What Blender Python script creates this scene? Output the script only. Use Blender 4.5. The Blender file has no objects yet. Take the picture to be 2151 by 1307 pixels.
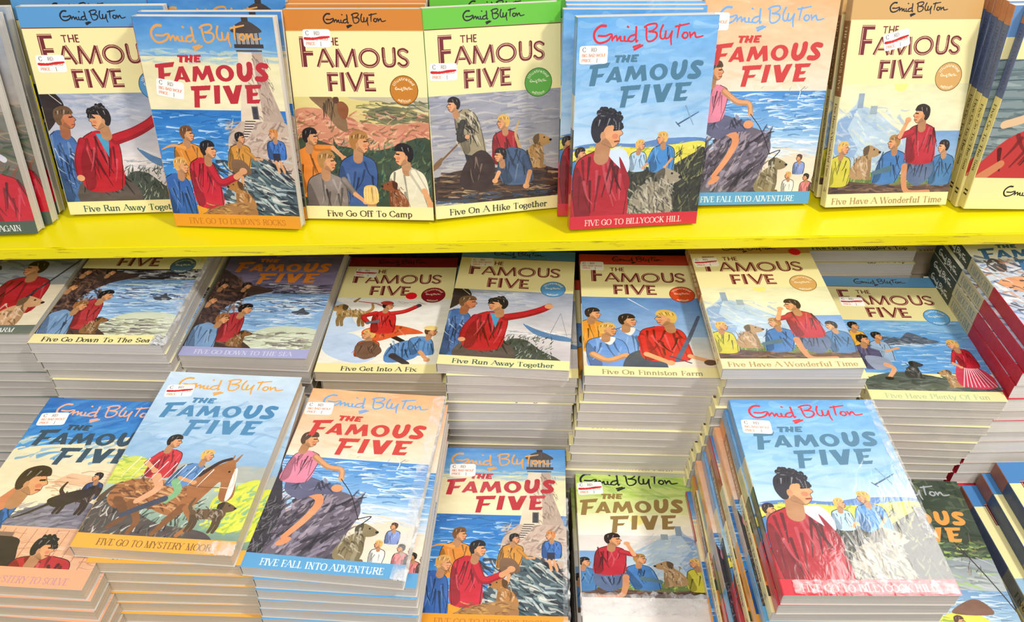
import bpy, bmesh, math, random
import numpy as np

S = bpy.context.scene; COL = S.collection
# ------------------------------------------------------------------ camera (measured: 38.7 degrees down, eye 1.5 m above the floor)
EYE = 1.5
cam_d = bpy.data.cameras.new('camera'); cam = bpy.data.objects.new('camera', cam_d); COL.objects.link(cam)
cam.location = (0, 0, EYE); cam.rotation_euler = (math.radians(90-38.6755), 0, 0)
cam_d.sensor_fit = 'HORIZONTAL'; cam_d.sensor_width = 36; cam_d.lens = 1743.37/2151*36; cam_d.clip_start = .01
S.camera = cam
# ------------------------------------------------------------------ light: a bright shop with lamps overhead
S.view_settings.view_transform = 'Standard'; S.view_settings.look = 'None'; S.view_settings.gamma = 1; S.view_settings.exposure = 0.0
S.view_settings.use_curve_mapping = False
wd = bpy.data.worlds.new('shop_air'); S.world = wd; wd.use_nodes = True
wd.node_tree.nodes['Background'].inputs[0].default_value = (1.0, .97, .93, 1); wd.node_tree.nodes['Background'].inputs[1].default_value = .56
def lamp(name, loc, target, size, power, col=(1, .97, .92), sy=None):
    l = bpy.data.lights.new(name, 'AREA'); l.energy = power; l.color = col; l.size = size
    l.shape = 'RECTANGLE'; l.size_y = sy or size
    o = bpy.data.objects.new(name, l); COL.objects.link(o); o.location = loc
    d = np.array(target, float)-np.array(loc, float)
    o.rotation_euler = (math.atan2(math.hypot(d[0], d[1]), -d[2]), 0, math.atan2(d[1], d[0])-math.pi/2)
    return o
lamp('ceiling_spot', (1.05, .05, EYE+1.15), (.1, .6, EYE-.5), .16, 23)
lamp('ceiling_panel', (-.3, -1.0, EYE+1.2), (0, .6, EYE-.5), .5, 26)
lamp('ceiling_panel_beyond', (1.46, 1.74, EYE+1.5), (.3, .4, EYE-.5), .5, 11)

# ------------------------------------------------------------------ printed cover art: a small raster painter (millimetres)
PX = 5.0                      # print pixels per millimetre
SPW = 14.0                    # the spine strip sits left of the front, x from -14 to 0
CW, CH = 130.0, 198.0

def smooth(pts, closed=False, n=6):
    p = np.array(pts, float)
    if len(p) < 3: return p
    q = np.vstack([p[-1:], p, p[:2]]) if closed else np.vstack([2*p[:1]-p[1:2], p, 2*p[-1:]-p[-2:-1]])
    out = []
    for i in range(1, len(q)-2):
        a, b, c, d = q[i-1], q[i], q[i+1], q[i+2]
        for k in range(n):
            t = k/n
            out.append(.5*((2*b)+(c-a)*t+(2*a-5*b+4*c-d)*t*t+(3*b-a-3*c+d)*t**3))
    if not closed: out.append(p[-1])
    return np.array(out)

def shade(c, k):
    return tuple(max(0, min(255, v*k if k <= 1 else v+(255-v)*(k-1))) for v in c)

class Print:
    def __init__(s, base, w=CW, h=CH, ox=SPW, px=PX, seed=1):
        s.px, s.ox = px, ox
        s.h, s.w = int(round(h*px)), int(round((w+ox)*px))
        s.a = np.empty((s.h, s.w, 3), np.float32); s.a[:] = base
        s.r = random.Random(seed); s.clip = None
    def _box(s, x0, y0, x1, y1):
        i0 = max(0, int(math.floor((x0+s.ox)*s.px))); i1 = min(s.w, int(math.ceil((x1+s.ox)*s.px))+1)
        j0 = max(0, int(math.floor(y0*s.px))); j1 = min(s.h, int(math.ceil(y1*s.px))+1)
        if s.clip:
            c = s.clip
            i0 = max(i0, int((c[0]+s.ox)*s.px)); i1 = min(i1, int((c[2]+s.ox)*s.px))
            j0 = max(j0, int(c[1]*s.px)); j1 = min(j1, int(c[3]*s.px))
        return i0, j0, i1, j1
    def _grid(s, b):
        return (np.arange(b[0], b[2])+.5)/s.px-s.ox, (np.arange(b[1], b[3])+.5)/s.px
    def _put(s, b, m, col, al):
        v = s.a[b[1]:b[3], b[0]:b[2]]
        if al >= 1: v[m] = col
        else: v[m] = v[m]*(1-al)+np.array(col, np.float32)*al
    def poly(s, *cont, c, al=1):
        allp = np.vstack([np.array(k, float) for k in cont])
        b = s._box(*allp.min(0), *allp.max(0))
        if b[2] <= b[0] or b[3] <= b[1]: return
        X, Y = s._grid(b); m = np.zeros((len(Y), len(X)), bool)
        for k in cont:
            k = np.array(k, float)
            for (xa, ya), (xb, yb) in zip(k, np.roll(k, -1, 0)):
                if ya == yb: continue
                rows = np.nonzero((Y >= min(ya, yb)) & (Y < max(ya, yb)))[0]
                if len(rows):
                    xi = xa+(Y[rows]-ya)*(xb-xa)/(yb-ya)
                    m[rows] ^= X[None, :] < xi[:, None]
        s._put(b, m, c, al)
    def blob(s, pts, c, al=1): s.poly(smooth(pts, True), c=c, al=al)
    def rect(s, x0, y0, x1, y1, c, al=1): s.poly([(x0, y0), (x1, y0), (x1, y1), (x0, y1)], c=c, al=al)
    def oval(s, x, y, rx, ry, c, al=1, rot=0, hole=None):
        t = np.linspace(0, 2*math.pi, 40, endpoint=False); cr, sr = math.cos(rot), math.sin(rot)
        f = lambda a, e: np.stack([x+a*np.cos(t)*cr-e*np.sin(t)*sr, y+a*np.cos(t)*sr+e*np.sin(t)*cr], 1)
        if hole: s.poly(f(rx, ry), f(*hole), c=c, al=al)
        else: s.poly(f(rx, ry), c=c, al=al)
    def line(s, pts, w, c, w1=None, al=1, sm=True):
        p = smooth(pts, n=4) if sm else np.array(pts, float)
        w1 = w if w1 is None else w1; n = max(1, len(p)-1); mw = max(w, w1)/2
        b = s._box(*(p.min(0)-mw), *(p.max(0)+mw))
        if b[2] <= b[0] or b[3] <= b[1]: return
        X, Y = s._grid(b); m = np.zeros((len(Y), len(X)), bool)
        for i in range(n):
            A, B = p[i], p[i+1]; d = B-A; L = d@d+1e-9
            ra = (w+(w1-w)*i/n)/2; rb = (w+(w1-w)*(i+1)/n)/2; r = max(ra, rb)
            i0, i1 = np.searchsorted(X, [min(A[0], B[0])-r, max(A[0], B[0])+r]); j0, j1 = np.searchsorted(Y, [min(A[1], B[1])-r, max(A[1], B[1])+r])
            if i1 <= i0 or j1 <= j0: continue
            xx = X[None, i0:i1]-A[0]; yy = Y[j0:j1, None]-A[1]
            t = np.clip((xx*d[0]+yy*d[1])/L, 0, 1)
            m[j0:j1, i0:i1] |= (xx-t*d[0])**2+(yy-t*d[1])**2 < (ra+(rb-ra)*t)**2
        s._put(b, m, c, al)
    def bar(s, A, B, w, c):                                   # a straight stroke with square ends
        A, B = np.array(A, float), np.array(B, float); d = B-A; n = np.array([-d[1], d[0]])/(np.hypot(*d)+1e-9)*w/2
        s.poly([A+n, B+n, B-n, A-n], c=c)
    def grad(s, x0, y0, x1, y1, c0, c1, al=1):
        b = s._box(x0, y0, x1, y1); X, Y = s._grid(b)
        t = np.clip((Y-y0)/(y1-y0), 0, 1)[:, None, None]
        v = s.a[b[1]:b[3], b[0]:b[2]]
        v[:] = v*(1-al)+al*(np.array(c0, np.float32)*(1-t)+np.array(c1, np.float32)*t)
    def dabs(s, box, cols, n, ln, wd, ang=0, jit=.3, al=.8, inside=None):
        x0, y0, x1, y1 = box
        for _ in range(n):
            x, y = s.r.uniform(x0, x1), s.r.uniform(y0, y1)
            if inside and not inside(x, y): continue
            a = ang+s.r.uniform(-jit, jit); l = ln*s.r.uniform(.5, 1.4)/2
            bx = s.r.uniform(-.25, .25)*l
            s.line([(x-l*math.cos(a), y-l*math.sin(a)), (x-bx*math.sin(a), y+bx*math.cos(a)), (x+l*math.cos(a), y+l*math.sin(a))], wd*1.5*s.r.uniform(.6, 1.3), s.r.choice(cols), wd*.4, al*.85)
    def grain(s, x0, y0, x1, y1, amp=10, size=2.4, stretch=2.5):
        b = s._box(x0, y0, x1, y1); h, w = b[3]-b[1], b[2]-b[0]
        g = np.random.RandomState(s.r.randint(0, 9999)); t = np.zeros((h, w), np.float32)
        for k, a in ((1, .5), (2.6, .6), (6, .6)):
            nh, nw = max(2, int(h/(size*s.px*k))+2), max(2, int(w/(size*s.px*k*stretch))+2)
            q = g.uniform(-1, 1, (nh, nw)).astype(np.float32)
            yi = np.linspace(0, nh-1.001, h); xi = np.linspace(0, nw-1.001, w)
            y0_, x0_ = yi.astype(int), xi.astype(int); fy, fx = (yi-y0_)[:, None], (xi-x0_)[None]
            t += a*((q[y0_][:, x0_]*(1-fx)+q[y0_][:, x0_+1]*fx)*(1-fy)+(q[y0_+1][:, x0_]*(1-fx)+q[y0_+1][:, x0_+1]*fx)*fy)
        s.a[b[1]:b[3], b[0]:b[2]] += (t*amp)[..., None]
    def image(s, name):
        img = bpy.data.images.new(name, s.w, s.h, alpha=False)
        o = np.ones((s.h, s.w, 4), np.float32); o[..., :3] = np.clip(s.a[::-1], 0, 255)/255
        img.pixels.foreach_set(o.ravel()); img.update(); img.pack()
        return img

# ---- lettering: strokes on a grid, baseline 0, capitals 10 high, small letters 6.2 high
# 'k' straight thick, 't' straight thin, 'c' curve; 'o' = dot
GLY = {
'A':(9,'t0,0 4.5,10;k4.5,10 9,0;t1.8,3.4 7,3.4'),'B':(8,'k2,0 2,10;c2,10 6,9.6 6,5.8 2,5.3;c2,5.3 7.4,5 7.2,.4 2,0'),'C':(9,'c8.4,7.6 5.5,10.3 1,7.5 1,2.5 5.5,-.3 8.6,2.4'),
'D':(9,'k2,0 2,10;c2,10 6.5,9.8 8.6,5 6.5,.2 2,0'),'E':(7.5,'k2,0 2,10;t2,10 7,10;t7,10 7,8;t2,5.2 5.6,5.2;t2,0 7.2,0;t7.2,0 7.2,2'),'F':(7,'k2,0 2,10;t2,10 7,10;t7,10 7,8;t2,5 5.4,5;t5.4,6 5.4,4'),
'G':(9.5,'c8.4,7.6 5.5,10.3 1,7.5 1,2.5 5.5,-.3 8.4,1.5;k8.2,1 8.2,4.6'),'H':(10,'k2,0 2,10;k8,0 8,10;t2,5 8,5'),'I':(4,'k2,0 2,10'),'K':(9,'k2,0 2,10;t2.4,4.4 7.6,10;k4,6 8.4,0'),
'L':(7.5,'k2,0 2,10;t2,0 7.2,0;t7.2,0 7.2,2.4'),'M':(12,'t2,0 2,10;k2,10 6,0;t6,0 10,10;k10,10 10,0'),'N':(10,'t2,0 2,10;k2,10 8,0;t8,0 8,10'),'O':(10,'c5,10.2 1.2,8 1.2,2 5,-.2 8.8,2 8.8,8 5,10.2'),
'P':(8,'k2,0 2,10;c2,10 7,9.8 7,4.8 2,4.6'),'R':(9,'k2,0 2,10;c2,10 7,9.8 6.6,5.4 2,5.2;k5,5.2 8.6,0'),'S':(8,'c6.6,8 4.2,10.2 1.4,8.4 2.2,6 5.8,4.2 6.6,1.6 3.8,-.2 1.2,2'),'T':(8.5,'k4.2,0 4.2,10;t.6,10 7.8,10;t.6,10 .6,8;t7.8,10 7.8,8'),
'U':(10,'k2,10 2,3;c2,3 3,0 6.5,0 8,3;t8,3 8,10'),'V':(9,'k.4,10 4.5,0;t4.5,0 8.6,10'),'W':(13,'k.4,10 3.6,0;t3.6,0 6.5,10;k6.5,10 9.4,0;t9.4,0 12.6,10'),'Y':(9,'k.5,10 4.5,5;t4.5,5 8.5,10;k4.5,5 4.5,0'),
'a':(6.4,'c1.4,5 3.2,6.4 4.6,5 4.6,.6 5.8,.2;c4.6,3.8 1.2,3.2 1,.6 3,-.2 4.6,1.2'),'c':(5.8,'c5,5 3,6.4 1,4.4 1,1.6 3,-.2 5.2,1.2'),'d':(7,'c5,4.6 3,6.4 1,4.4 1,1.6 3,-.2 5,1.4;k5.2,0 5.2,10'),'e':(6,'c1,3.4 5.2,3.4 4.6,5.6 2.8,6.3 1,4.4 1,1.4 3,-.2 5.2,1.2'),
'f':(4.4,'k1.8,0 1.8,6;c1.8,6 1.8,9.6 3.4,10.2 4.6,9.2;t.4,6.2 3.8,6.2'),'g':(6.4,'c3,6.2 1,5.4 1,3 3,2.2 5,3 5,5.4 3,6.2;c2,2.2 1,.6 5,.2 5.4,-2 2.6,-3.4 .6,-2 1.6,-.2;t4.8,5.6 6.2,6.2'),'h':(7.4,'k1.6,0 1.6,10;c1.6,4.6 4,6.6 5.6,5 5.6,3;k5.6,3 5.6,0'),
'i':(3.4,'k1.7,0 1.7,6.2;o1.7,8.8'),'k':(7,'k1.6,0 1.6,10;t1.8,2.6 5.6,6.2;k3,3.6 6.2,0'),'l':(3.4,'k1.7,0 1.7,10'),'m':(11,'k1.6,0 1.6,6.2;c1.6,4.6 4,6.6 5.4,5 5.4,3;k5.4,3 5.4,0;c5.4,4.6 8,6.6 9.4,5 9.4,3;k9.4,3 9.4,0'),'n':(7.4,'k1.6,0 1.6,6.2;c1.6,4.6 4,6.6 5.6,5 5.6,3;k5.6,3 5.6,0'),
'o':(6.4,'c3.2,6.3 1,4.8 1,1.4 3.2,-.2 5.4,1.4 5.4,4.8 3.2,6.3'),'p':(7,'k1.6,-3 1.6,6.2;c1.6,4.8 3.6,6.5 5.8,4.6 5.8,1.6 3.6,-.2 1.6,1.2'),'r':(5.2,'k1.6,0 1.6,6.2;c1.6,4 2.8,6.2 4.6,6.1;o4.5,5.5'),'s':(5.2,'c4.2,5 2.6,6.4 1,5 2.6,3.4 4.2,1.6 2.6,-.2 .8,1.2'),
't':(4.4,'k1.8,1 1.8,8.4;c1.8,1.2 2.6,-.2 4.2,1;t.4,6.2 4,6.2'),'u':(7.4,'k1.6,6.2 1.6,2;c1.6,2 2.4,-.3 4.6,.4 5.6,2;k5.6,0 5.6,6.2'),'v':(6.4,'k.4,6.2 3.2,0;t3.2,0 6,6.2'),'w':(9.4,'k.4,6.2 2.8,0;t2.8,0 4.7,6.2;k4.7,6.2 6.8,0;t6.8,0 9,6.2'),
'x':(6.4,'k.4,6.2 5.8,0;t.6,0 5.6,6.2'),'y':(6.4,'k.4,6.2 3.2,0;c6,6.2 3.2,0 1.8,-3 .4,-2.4'),"'":(2.4,'k1.2,8 1.2,10'),' ':(4.2,''),':':(3,'o1.5,1;o1.5,5'),'1':(4,'k2,0 2,10'),'4':(7,'t5,0 5,10;t5,10 .6,3.2;t.6,3.2 6.6,3.2'),'8':(7,'c3.5,5.4 1.2,7.6 3.5,10 5.8,7.6 3.5,5.4 1,2.6 3.5,0 6,2.6 3.5,5.4'),
}

def text_width(t, gap=0): return sum(GLY[c][0]+gap for c in t)

def text(P, t, xf, c, thick=1.9, thin=.75, serif=True, gap=.5):
    """xf maps letter units (x along the line, y up) to print millimetres"""
    x = 0; k = math.dist(xf(0, 0), xf(1, 0))
    for ch in t:
        w, d = GLY[ch]
        for st in d.split(';'):
            if not st: continue
            kind, pts = st[0], [tuple(map(float, q.split(','))) for q in st[1:].split()]
            if kind == 'o':
                q = xf(x+pts[0][0], pts[0][1]); P.oval(*q, .95*k, .95*k, c); continue
            if kind == 'c':
                sp = smooth(pts, n=5)
                for a, b in zip(sp[:-1], sp[1:]):
                    dd = b-a; ww = thin+(thick-thin)*(abs(dd[1])/(np.hypot(*dd)+1e-9))**1.5
                    P.line([xf(x+a[0], a[1]), xf(x+b[0], b[1])], ww*k, c, sm=False)
                continue
            P.line([xf(x+pts[0][0], pts[0][1]), xf(x+pts[1][0], pts[1][1])], (thick if kind == 'k' else thin)*k, c, sm=False)
            if serif and abs(pts[0][1]-pts[1][1]) > 3:
                for q in pts: P.line([xf(x+q[0]-1.5, q[1]), xf(x+q[0]+1.5, q[1])], thin*k, c, sm=False)
        x += w+gap

def text_line(P, t, x0, x1, ybase, cap, c, tilt=0, **kw):
    if not t: return
    wd = text_width(t, kw.get('gap', .5)); sx = (x1-x0)/wd; sy = cap/10
    text(P, t, lambda a, b: (x0+a*sx, ybase-b*sy-tilt*a*sx), c, **kw)

def text_down(P, t, x, y0, y1, cap, c, **kw):                 # runs down a spine
    sx = (y1-y0)/text_width(t, kw.get('gap', .5)); sy = cap/10
    text(P, t, lambda a, b: (x+b*sy, y0+a*sx), c, **kw)

def text_arc(P, t, cx, cy, r, a0, a1, cap, c, inside=False):
    wd = text_width(t, .5); sy = cap/10
    def xf(a, b):
        th = a0+(a1-a0)*a/wd; rr = r+b*sy*(-1 if inside else 1)
        return cx+rr*math.cos(th), cy+rr*math.sin(th)
    text(P, t, xf, c, 1.3, .9, False)

BOLD={'F':[(13.5,41.0),(32.3,38.8),(30.1,43.3),(21.3,44.1),(20.7,49.0),(27.3,48.4),(25.3,51.5),(20.2,52.0),(18.8,59.4),(13.3,59.3),(15.9,44.3),(13.0,44.0)],'A':[(35.5,43.0),(39.9,42.5),(44.2,56.3),(39.5,56.9),(38.6,54.7),(33.8,54.3),(31.4,56.8),(28.2,56.4)],'Ah':[(35.6,52.3),(37.9,52.1),(37.0,48.2)],'M':[(48.8,42.9),(53.6,42.3),(56.8,49.4),(60.6,42.1),(65.1,41.8),(67.4,55.4),(62.6,56.6),(61.3,49.4),(57.0,54.6),(54.4,54.9),(52.3,49.3),(49.4,56.4),(46.1,56.0)],'O':[(78.3,48.3),(86.6,48.4),(77.5,41.2),(81.6,48.3),(77.9,44.3)],'U':[(92.8,41.8),(92.1,49.8),(95.5,53.4),(99.8,51.1),(101.8,46.2),(102.1,40.7)],'S':[(117.5,41.7),(112.9,41.1),(110.0,43.8),(113.7,47.6),(116.1,50.7),(113.1,53.2),(107.9,53.1)],'F2':[(43.3,60.4),(62.6,59.4),(61.1,63.7),(51.1,64.2),(50.2,68.9),(57.6,68.4),(55.6,71.2),(49.8,71.7),(48.5,79.7),(43.3,79.8),(45.9,64.4),(43.3,64.1)],'I':[(65.5,59.4),(71.3,59.2),(68.8,75.8),(63.3,76.3)],'V':[(73.7,59.8),(80.2,59.3),(82.6,67.2),(86.3,59.1),(92.5,58.5),(85.6,75.8),(78.7,76.1)],'E':[(95.1,58.6),(110.8,58.1),(109.3,61.6),(101.8,62.1),(101.5,65.6),(106.8,65.3),(105.2,68.2),(100.9,68.7),(100.3,71.9),(107.9,71.4),(106.0,75.2),(94.5,75.5),(95.9,62.3),(95.1,61.7)],'t':[(36.0,33.7),(43.3,33.7),(39.6,33.7),(38.3,39.4),(45.1,32.8),(43.4,39.2),(49.5,32.6),(47.7,39.2),(44.4,36.5),(48.6,36.2),(53.3,32.8),(52.0,39.1),(52.8,33.5),(58.2,33.3),(53.0,36.0),(56.5,35.8),(52.1,38.3),(57.0,38.3)]}
SIG=[[(26.1,7.6),(21.5,7.6),(17.1,11.1),(15.8,15.4),(17.3,19.6),(20.6,21.9),(25.3,21.4),(29.5,19.3),(31.4,16.4)],[(20.2,15.8),(26.1,16.1),(30.4,14.6),(32.2,15.2),(32.7,20.2)],[(32.7,19.1),(36.1,16.1),(37.1,20.3)],[(37.2,20.0),(39.9,16.9),(40.5,20.3),(43.4,20.6)],[(43.8,17.1),(44.3,20.6),(47.5,20.9)],[(46.2,8.7),(46.9,9.2)],[(53.3,15.6),(49.0,16.9),(47.3,20.2),(51.0,21.2),(54.2,18.6)],[(54.0,9.2),(54.6,21.0),(56.1,20.5)],[(52.7,26.0),(58.8,24.0)],[(53.9,28.1),(60.8,24.9)],[(61.8,9.2),(65.4,7.2),(71.6,6.6),(72.8,9.3),(69.4,12.2),(66.0,13.1)],[(63.5,10.4),(63.8,16.3),(64.5,20.1)],[(66.0,13.1),(72.4,14.0),(73.4,17.5),(70.3,20.8),(66.2,21.6),(64.3,19.8)],[(78.4,8.1),(76.7,12.8),(77.0,18.4),(80.0,19.6),(81.4,16.4)],[(81.5,13.4),(81.5,18.8),(84.4,18.8),(86.7,14.4)],[(87.2,13.5),(86.7,19.4),(87.6,24.8)],[(90.3,9.4),(95.2,8.5),(102.4,7.1)],[(93.9,7.9),(93.0,13.5),(92.7,18.8)],[(98.5,14.7),(97.1,17.6),(99.8,19.6),(102.2,17.7),(101.1,14.8),(98.5,14.7)],[(103.7,14.7),(104.9,19.0)],[(104.9,17.7),(108.2,14.8),(109.8,18.6),(113.2,18.7),(116.4,17.8)]]


def signature(P, c, x=0, y=0, k=1, w=1.9):
    for i, st in enumerate(SIG):
        ww = w*(1.25 if i in (0, 9) else 1)
        P.line([(x+a*k, y+b*k) for a, b in st], ww*k, c, ww*k*.72)

def bold_title(P, c, dx=0, dy=0, kx=1):
    T = lambda pts: [(dx+a*kx, dy+b) for a, b in pts]
    L = BOLD
    for k in 'F M F2 I V E'.split(): P.poly(T(L[k]), c=c)
    P.poly(T(L['A']), T(L['Ah']), c=c)
    P.oval(*T([(78, 48.5)])[0], 8.6*kx, 7.4, c, rot=-.15, hole=(3.7*kx, 4.3))
    P.line(T(L['U'])[:], 5.4, c); P.line(T(L['S']), 4.7, c, 4.9)
    t = T(L['t'])
    for i in range(0, len(t), 2): P.bar(t[i], t[i+1], 1.9 if i in (0, 8, 12, 14, 16) else 2.9, c)

def neu_title(P, c, hi):
    def ln(pts, w, off=None, sm=False):
        p = smooth(pts) if sm else np.array(pts, float)
        P.line(p, w, c, sm=False)
        if off is None: return
        d = np.gradient(p, axis=0); n = np.stack([d[:, 1], -d[:, 0]], 1); n /= np.hypot(n[:, 0], n[:, 1])[:, None]+1e-9
        P.line(p+n*off, .5, hi, sm=False)
    def st(A, B, w, off):
        P.bar(A, B, w, c); A, B = np.array(A), np.array(B); d = B-A; n = np.array([d[1], -d[0]])/np.hypot(*d)
        P.bar(A+n*off, B+n*off, .55, hi)
    st((15.2, 23.6), (15.2, 50.4), 5.2, -1.4); st((12.6, 25.6), (25.6, 25.6), 4.2, 1.1); st((15.6, 38.2), (24.4, 38.2), 4.2, .9)
    P.bar((13.85, 26), (13.85, 50.4), .55, hi)
    st((28, 50.4), (34.6, 34.5), 2.8, -.6); st((34.9, 34), (42.6, 50.6), 3.4, .7); st((31.6, 45.3), (38, 45.3), 2.2, .5)
    st((46, 50.6), (47.6, 34.4), 3.2, -.7); st((47.4, 34.4), (55, 50.4), 3.2, .7); st((55, 50.4), (62.6, 34.4), 3, -.6); st((62.6, 34.4), (64.4, 50.6), 3.2, .7)
    P.oval(77, 42.4, 10, 8.9, c, hole=(6.9, 5.9)); P.oval(77, 42.4, 9, 8, hi, hole=(8.5, 7.5))
    U = [(90.6, 34.2), (90.8, 44.5), (92.4, 48.4), (95.8, 49.3), (99.2, 48.2), (100.6, 44.5), (100.6, 34.2)]
    ln(U, 3.1, .6, True)
    ln([(112.8, 36.6), (109.6, 34.9), (106, 35.7), (105, 38.6), (107.6, 41.4), (111.4, 43.4), (113, 46.3), (111, 49), (107.4, 49.3), (104.6, 47.2)], 2.9, .6, True)
    st((37.4, 55.2), (37.4, 72.4), 4, -1); st((35.6, 57), (46, 57), 3.2, .7); st((38, 64.6), (45, 64.6), 3.2, .7)
    st((49.6, 55.2), (49.6, 72.4), 4, -1); st((54.6, 55.2), (61.8, 72.4), 3.6, -.8); st((61.6, 72.4), (69.6, 55.2), 3, -.6)
    st((72.6, 55.2), (72.6, 72.4), 4, -1); st((71, 57), (80.6, 57), 3.2, .7); st((73, 63.8), (79.8, 63.8), 3, .7); st((71, 70.8), (81.2, 70.8), 3.2, .7)
    t = [(33.6, 25.1, 38.6, 25.1), (36.1, 24.6, 36.1, 31.3), (40.2, 24.4, 40.2, 31.3), (44.4, 24.4, 44.4, 31.3), (40.2, 27.9, 44.4, 27.9), (46.4, 24.4, 46.4, 31.3), (46.4, 24.9, 49.2, 24.9), (46.4, 27.8, 48.8, 27.8), (46.4, 30.9, 49.3, 30.9)]
    for a in t: P.bar(a[:2], a[2:], 1.15, c)

INK = (28, 26, 32); MAROON = (112, 38, 42); CREAM = (240, 229, 168); SK = (222, 160, 112)

def cream_cover(P, band, title, art, badge=None, tcol=(60, 70, 52), rule=MAROON, sig=INK):
    """the cream edition: coloured band with the signature, inlined title, picture, cream foot"""
    P.rect(0, 0, CW, CH, CREAM)
    P.clip = (0, 77.6, CW, 184.6); art(P); P.grain(0, 77.6, CW, 184.6, 11); P.clip = None
    P.rect(0, 0, CW, 18.2, band); P.rect(0, 18, CW, 18.8, rule)
    signature(P, sig, 28.5, -.3, .57, 2.1)
    neu_title(P, MAROON, (245, 205, 165))
    badge = badge or band
    P.oval(107.8, 71.2, 13.6, 13.6, shade(badge, .5)); P.oval(107.8, 71.2, 13, 13, badge)
    lt = (248, 240, 215)
    signature(P, lt, 96.9, 67.2, .166, 2.6)
    text_arc(P, 'illustrated', 107.8, 71.2, 9.3, -2.75, -.4, 2.5, lt); text_arc(P, 'edition', 107.8, 71.2, 11.4, 2.2, .95, 2.6, lt, True)
    w = text_width(title, .5)*.66
    text_line(P, title, 65-w/2, 65+w/2, 195, 5.8, tcol)

def colour_cover(P, art, sig, tit, band, btext, bcol, x0=15, x1=114, top=184.6, tdx=0, tdy=0, tk=1, sdx=0):
    """the full-colour edition: picture to the edges, flat title, band with the story's name in capitals"""
    P.clip = (0, 0, CW, CH); art(P); P.grain(0, 0, CW, CH, 9); P.clip = None
    signature(P, sig, sdx, tdy); bold_title(P, tit, tdx, tdy, tk)
    if band:
        P.rect(0, top, CW, CH, band)
        text_line(P, btext, x0, x1, 194.6, 5.6, bcol)

# ---- figures and landscape
def folds(P, x, y, w, h, c, n=7):
    for _ in range(n):
        a = x+P.r.uniform(-.42, .42)*w; b = y+P.r.uniform(.05, .5)*h; q = P.r.uniform(-.25, .25)*w
        P.line([(a, b), (a+q*.4, b+h*.2), (a+q, b+h*P.r.uniform(.3, .5))], w*.06, shade(c, P.r.choice((.34, .45, .6, .6, 1.22))), w*.02, .8)

def head(P, x, y, r, hair, f=1, skin=SK):
    P.line([(x-.15*r*f, y+.4*r), (x-.3*r*f, y+1.55*r)], .95*r, shade(skin, .82))
    if f == 0:
        P.blob([(x-.8*r, y), (x-.55*r, y-.95*r), (x+.5*r, y-1*r), (x+.82*r, y-.1*r), (x+.6*r, y+.85*r), (x-.5*r, y+.9*r)], hair)
        for k in range(6): P.line([(x+(k-2.5)*.25*r, y-.8*r), (x+(k-2.5)*.3*r, y+.7*r)], .1*r, shade(hair, P.r.choice((.6, 1.4))), .05*r)
        return
    P.blob([(x+.5*r*f, y-.85*r), (x+.76*r*f, y-.2*r), (x+.98*r*f, y+.12*r), (x+.78*r*f, y+.3*r), (x+.78*r*f, y+.62*r), (x+.35*r*f, y+.98*r), (x-.35*r*f, y+.6*r), (x-.75*r*f, y-.1*r), (x-.4*r*f, y-.8*r)], skin)
    P.line([(x+.6*r*f, y-.5*r), (x+.76*r*f, y-.2*r), (x+.98*r*f, y+.12*r), (x+.78*r*f, y+.3*r), (x+.78*r*f, y+.62*r), (x+.35*r*f, y+.98*r), (x-.2*r*f, y+.72*r)], .5, shade(skin, .4))
    P.blob([(x-.1*r*f, y+.35*r), (x+.35*r*f, y+.95*r), (x-.35*r*f, y+.7*r)], shade(skin, .72), .8)
    P.oval(x+.5*r*f, y+.28*r, .2*r, .16*r, (214, 110, 84), .6)
    P.line([(x+.42*r*f, y-.12*r), (x+.68*r*f, y-.15*r)], .13*r, shade(hair, .5)); P.line([(x+.5*r*f, y+.6*r), (x+.72*r*f, y+.58*r)], .1*r, (150, 62, 52))
    P.blob([(x+.85*r*f, y-.5*r), (x+.6*r*f, y-1.05*r), (x-.1*r*f, y-1.22*r), (x-.85*r*f, y-.85*r), (x-1.02*r*f, y-.05*r), (x-.75*r*f, y+.6*r), (x-.42*r*f, y+.55*r), (x-.28*r*f, y+.05*r), (x-.05*r*f, y-.35*r), (x+.4*r*f, y-.42*r)], hair)
    for k in range(7): P.line([(x-.7*r*f+k*.2*r*f, y-.85*r+abs(k-3)*.06*r), (x-.75*r*f+k*.18*r*f, y-.4*r)], .1*r, shade(hair, (.5, 1.45, .65)[k % 3]), .04*r)
    P.oval(x-.27*r*f, y+.22*r, .16*r, .25*r, shade(skin, .9))

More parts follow.
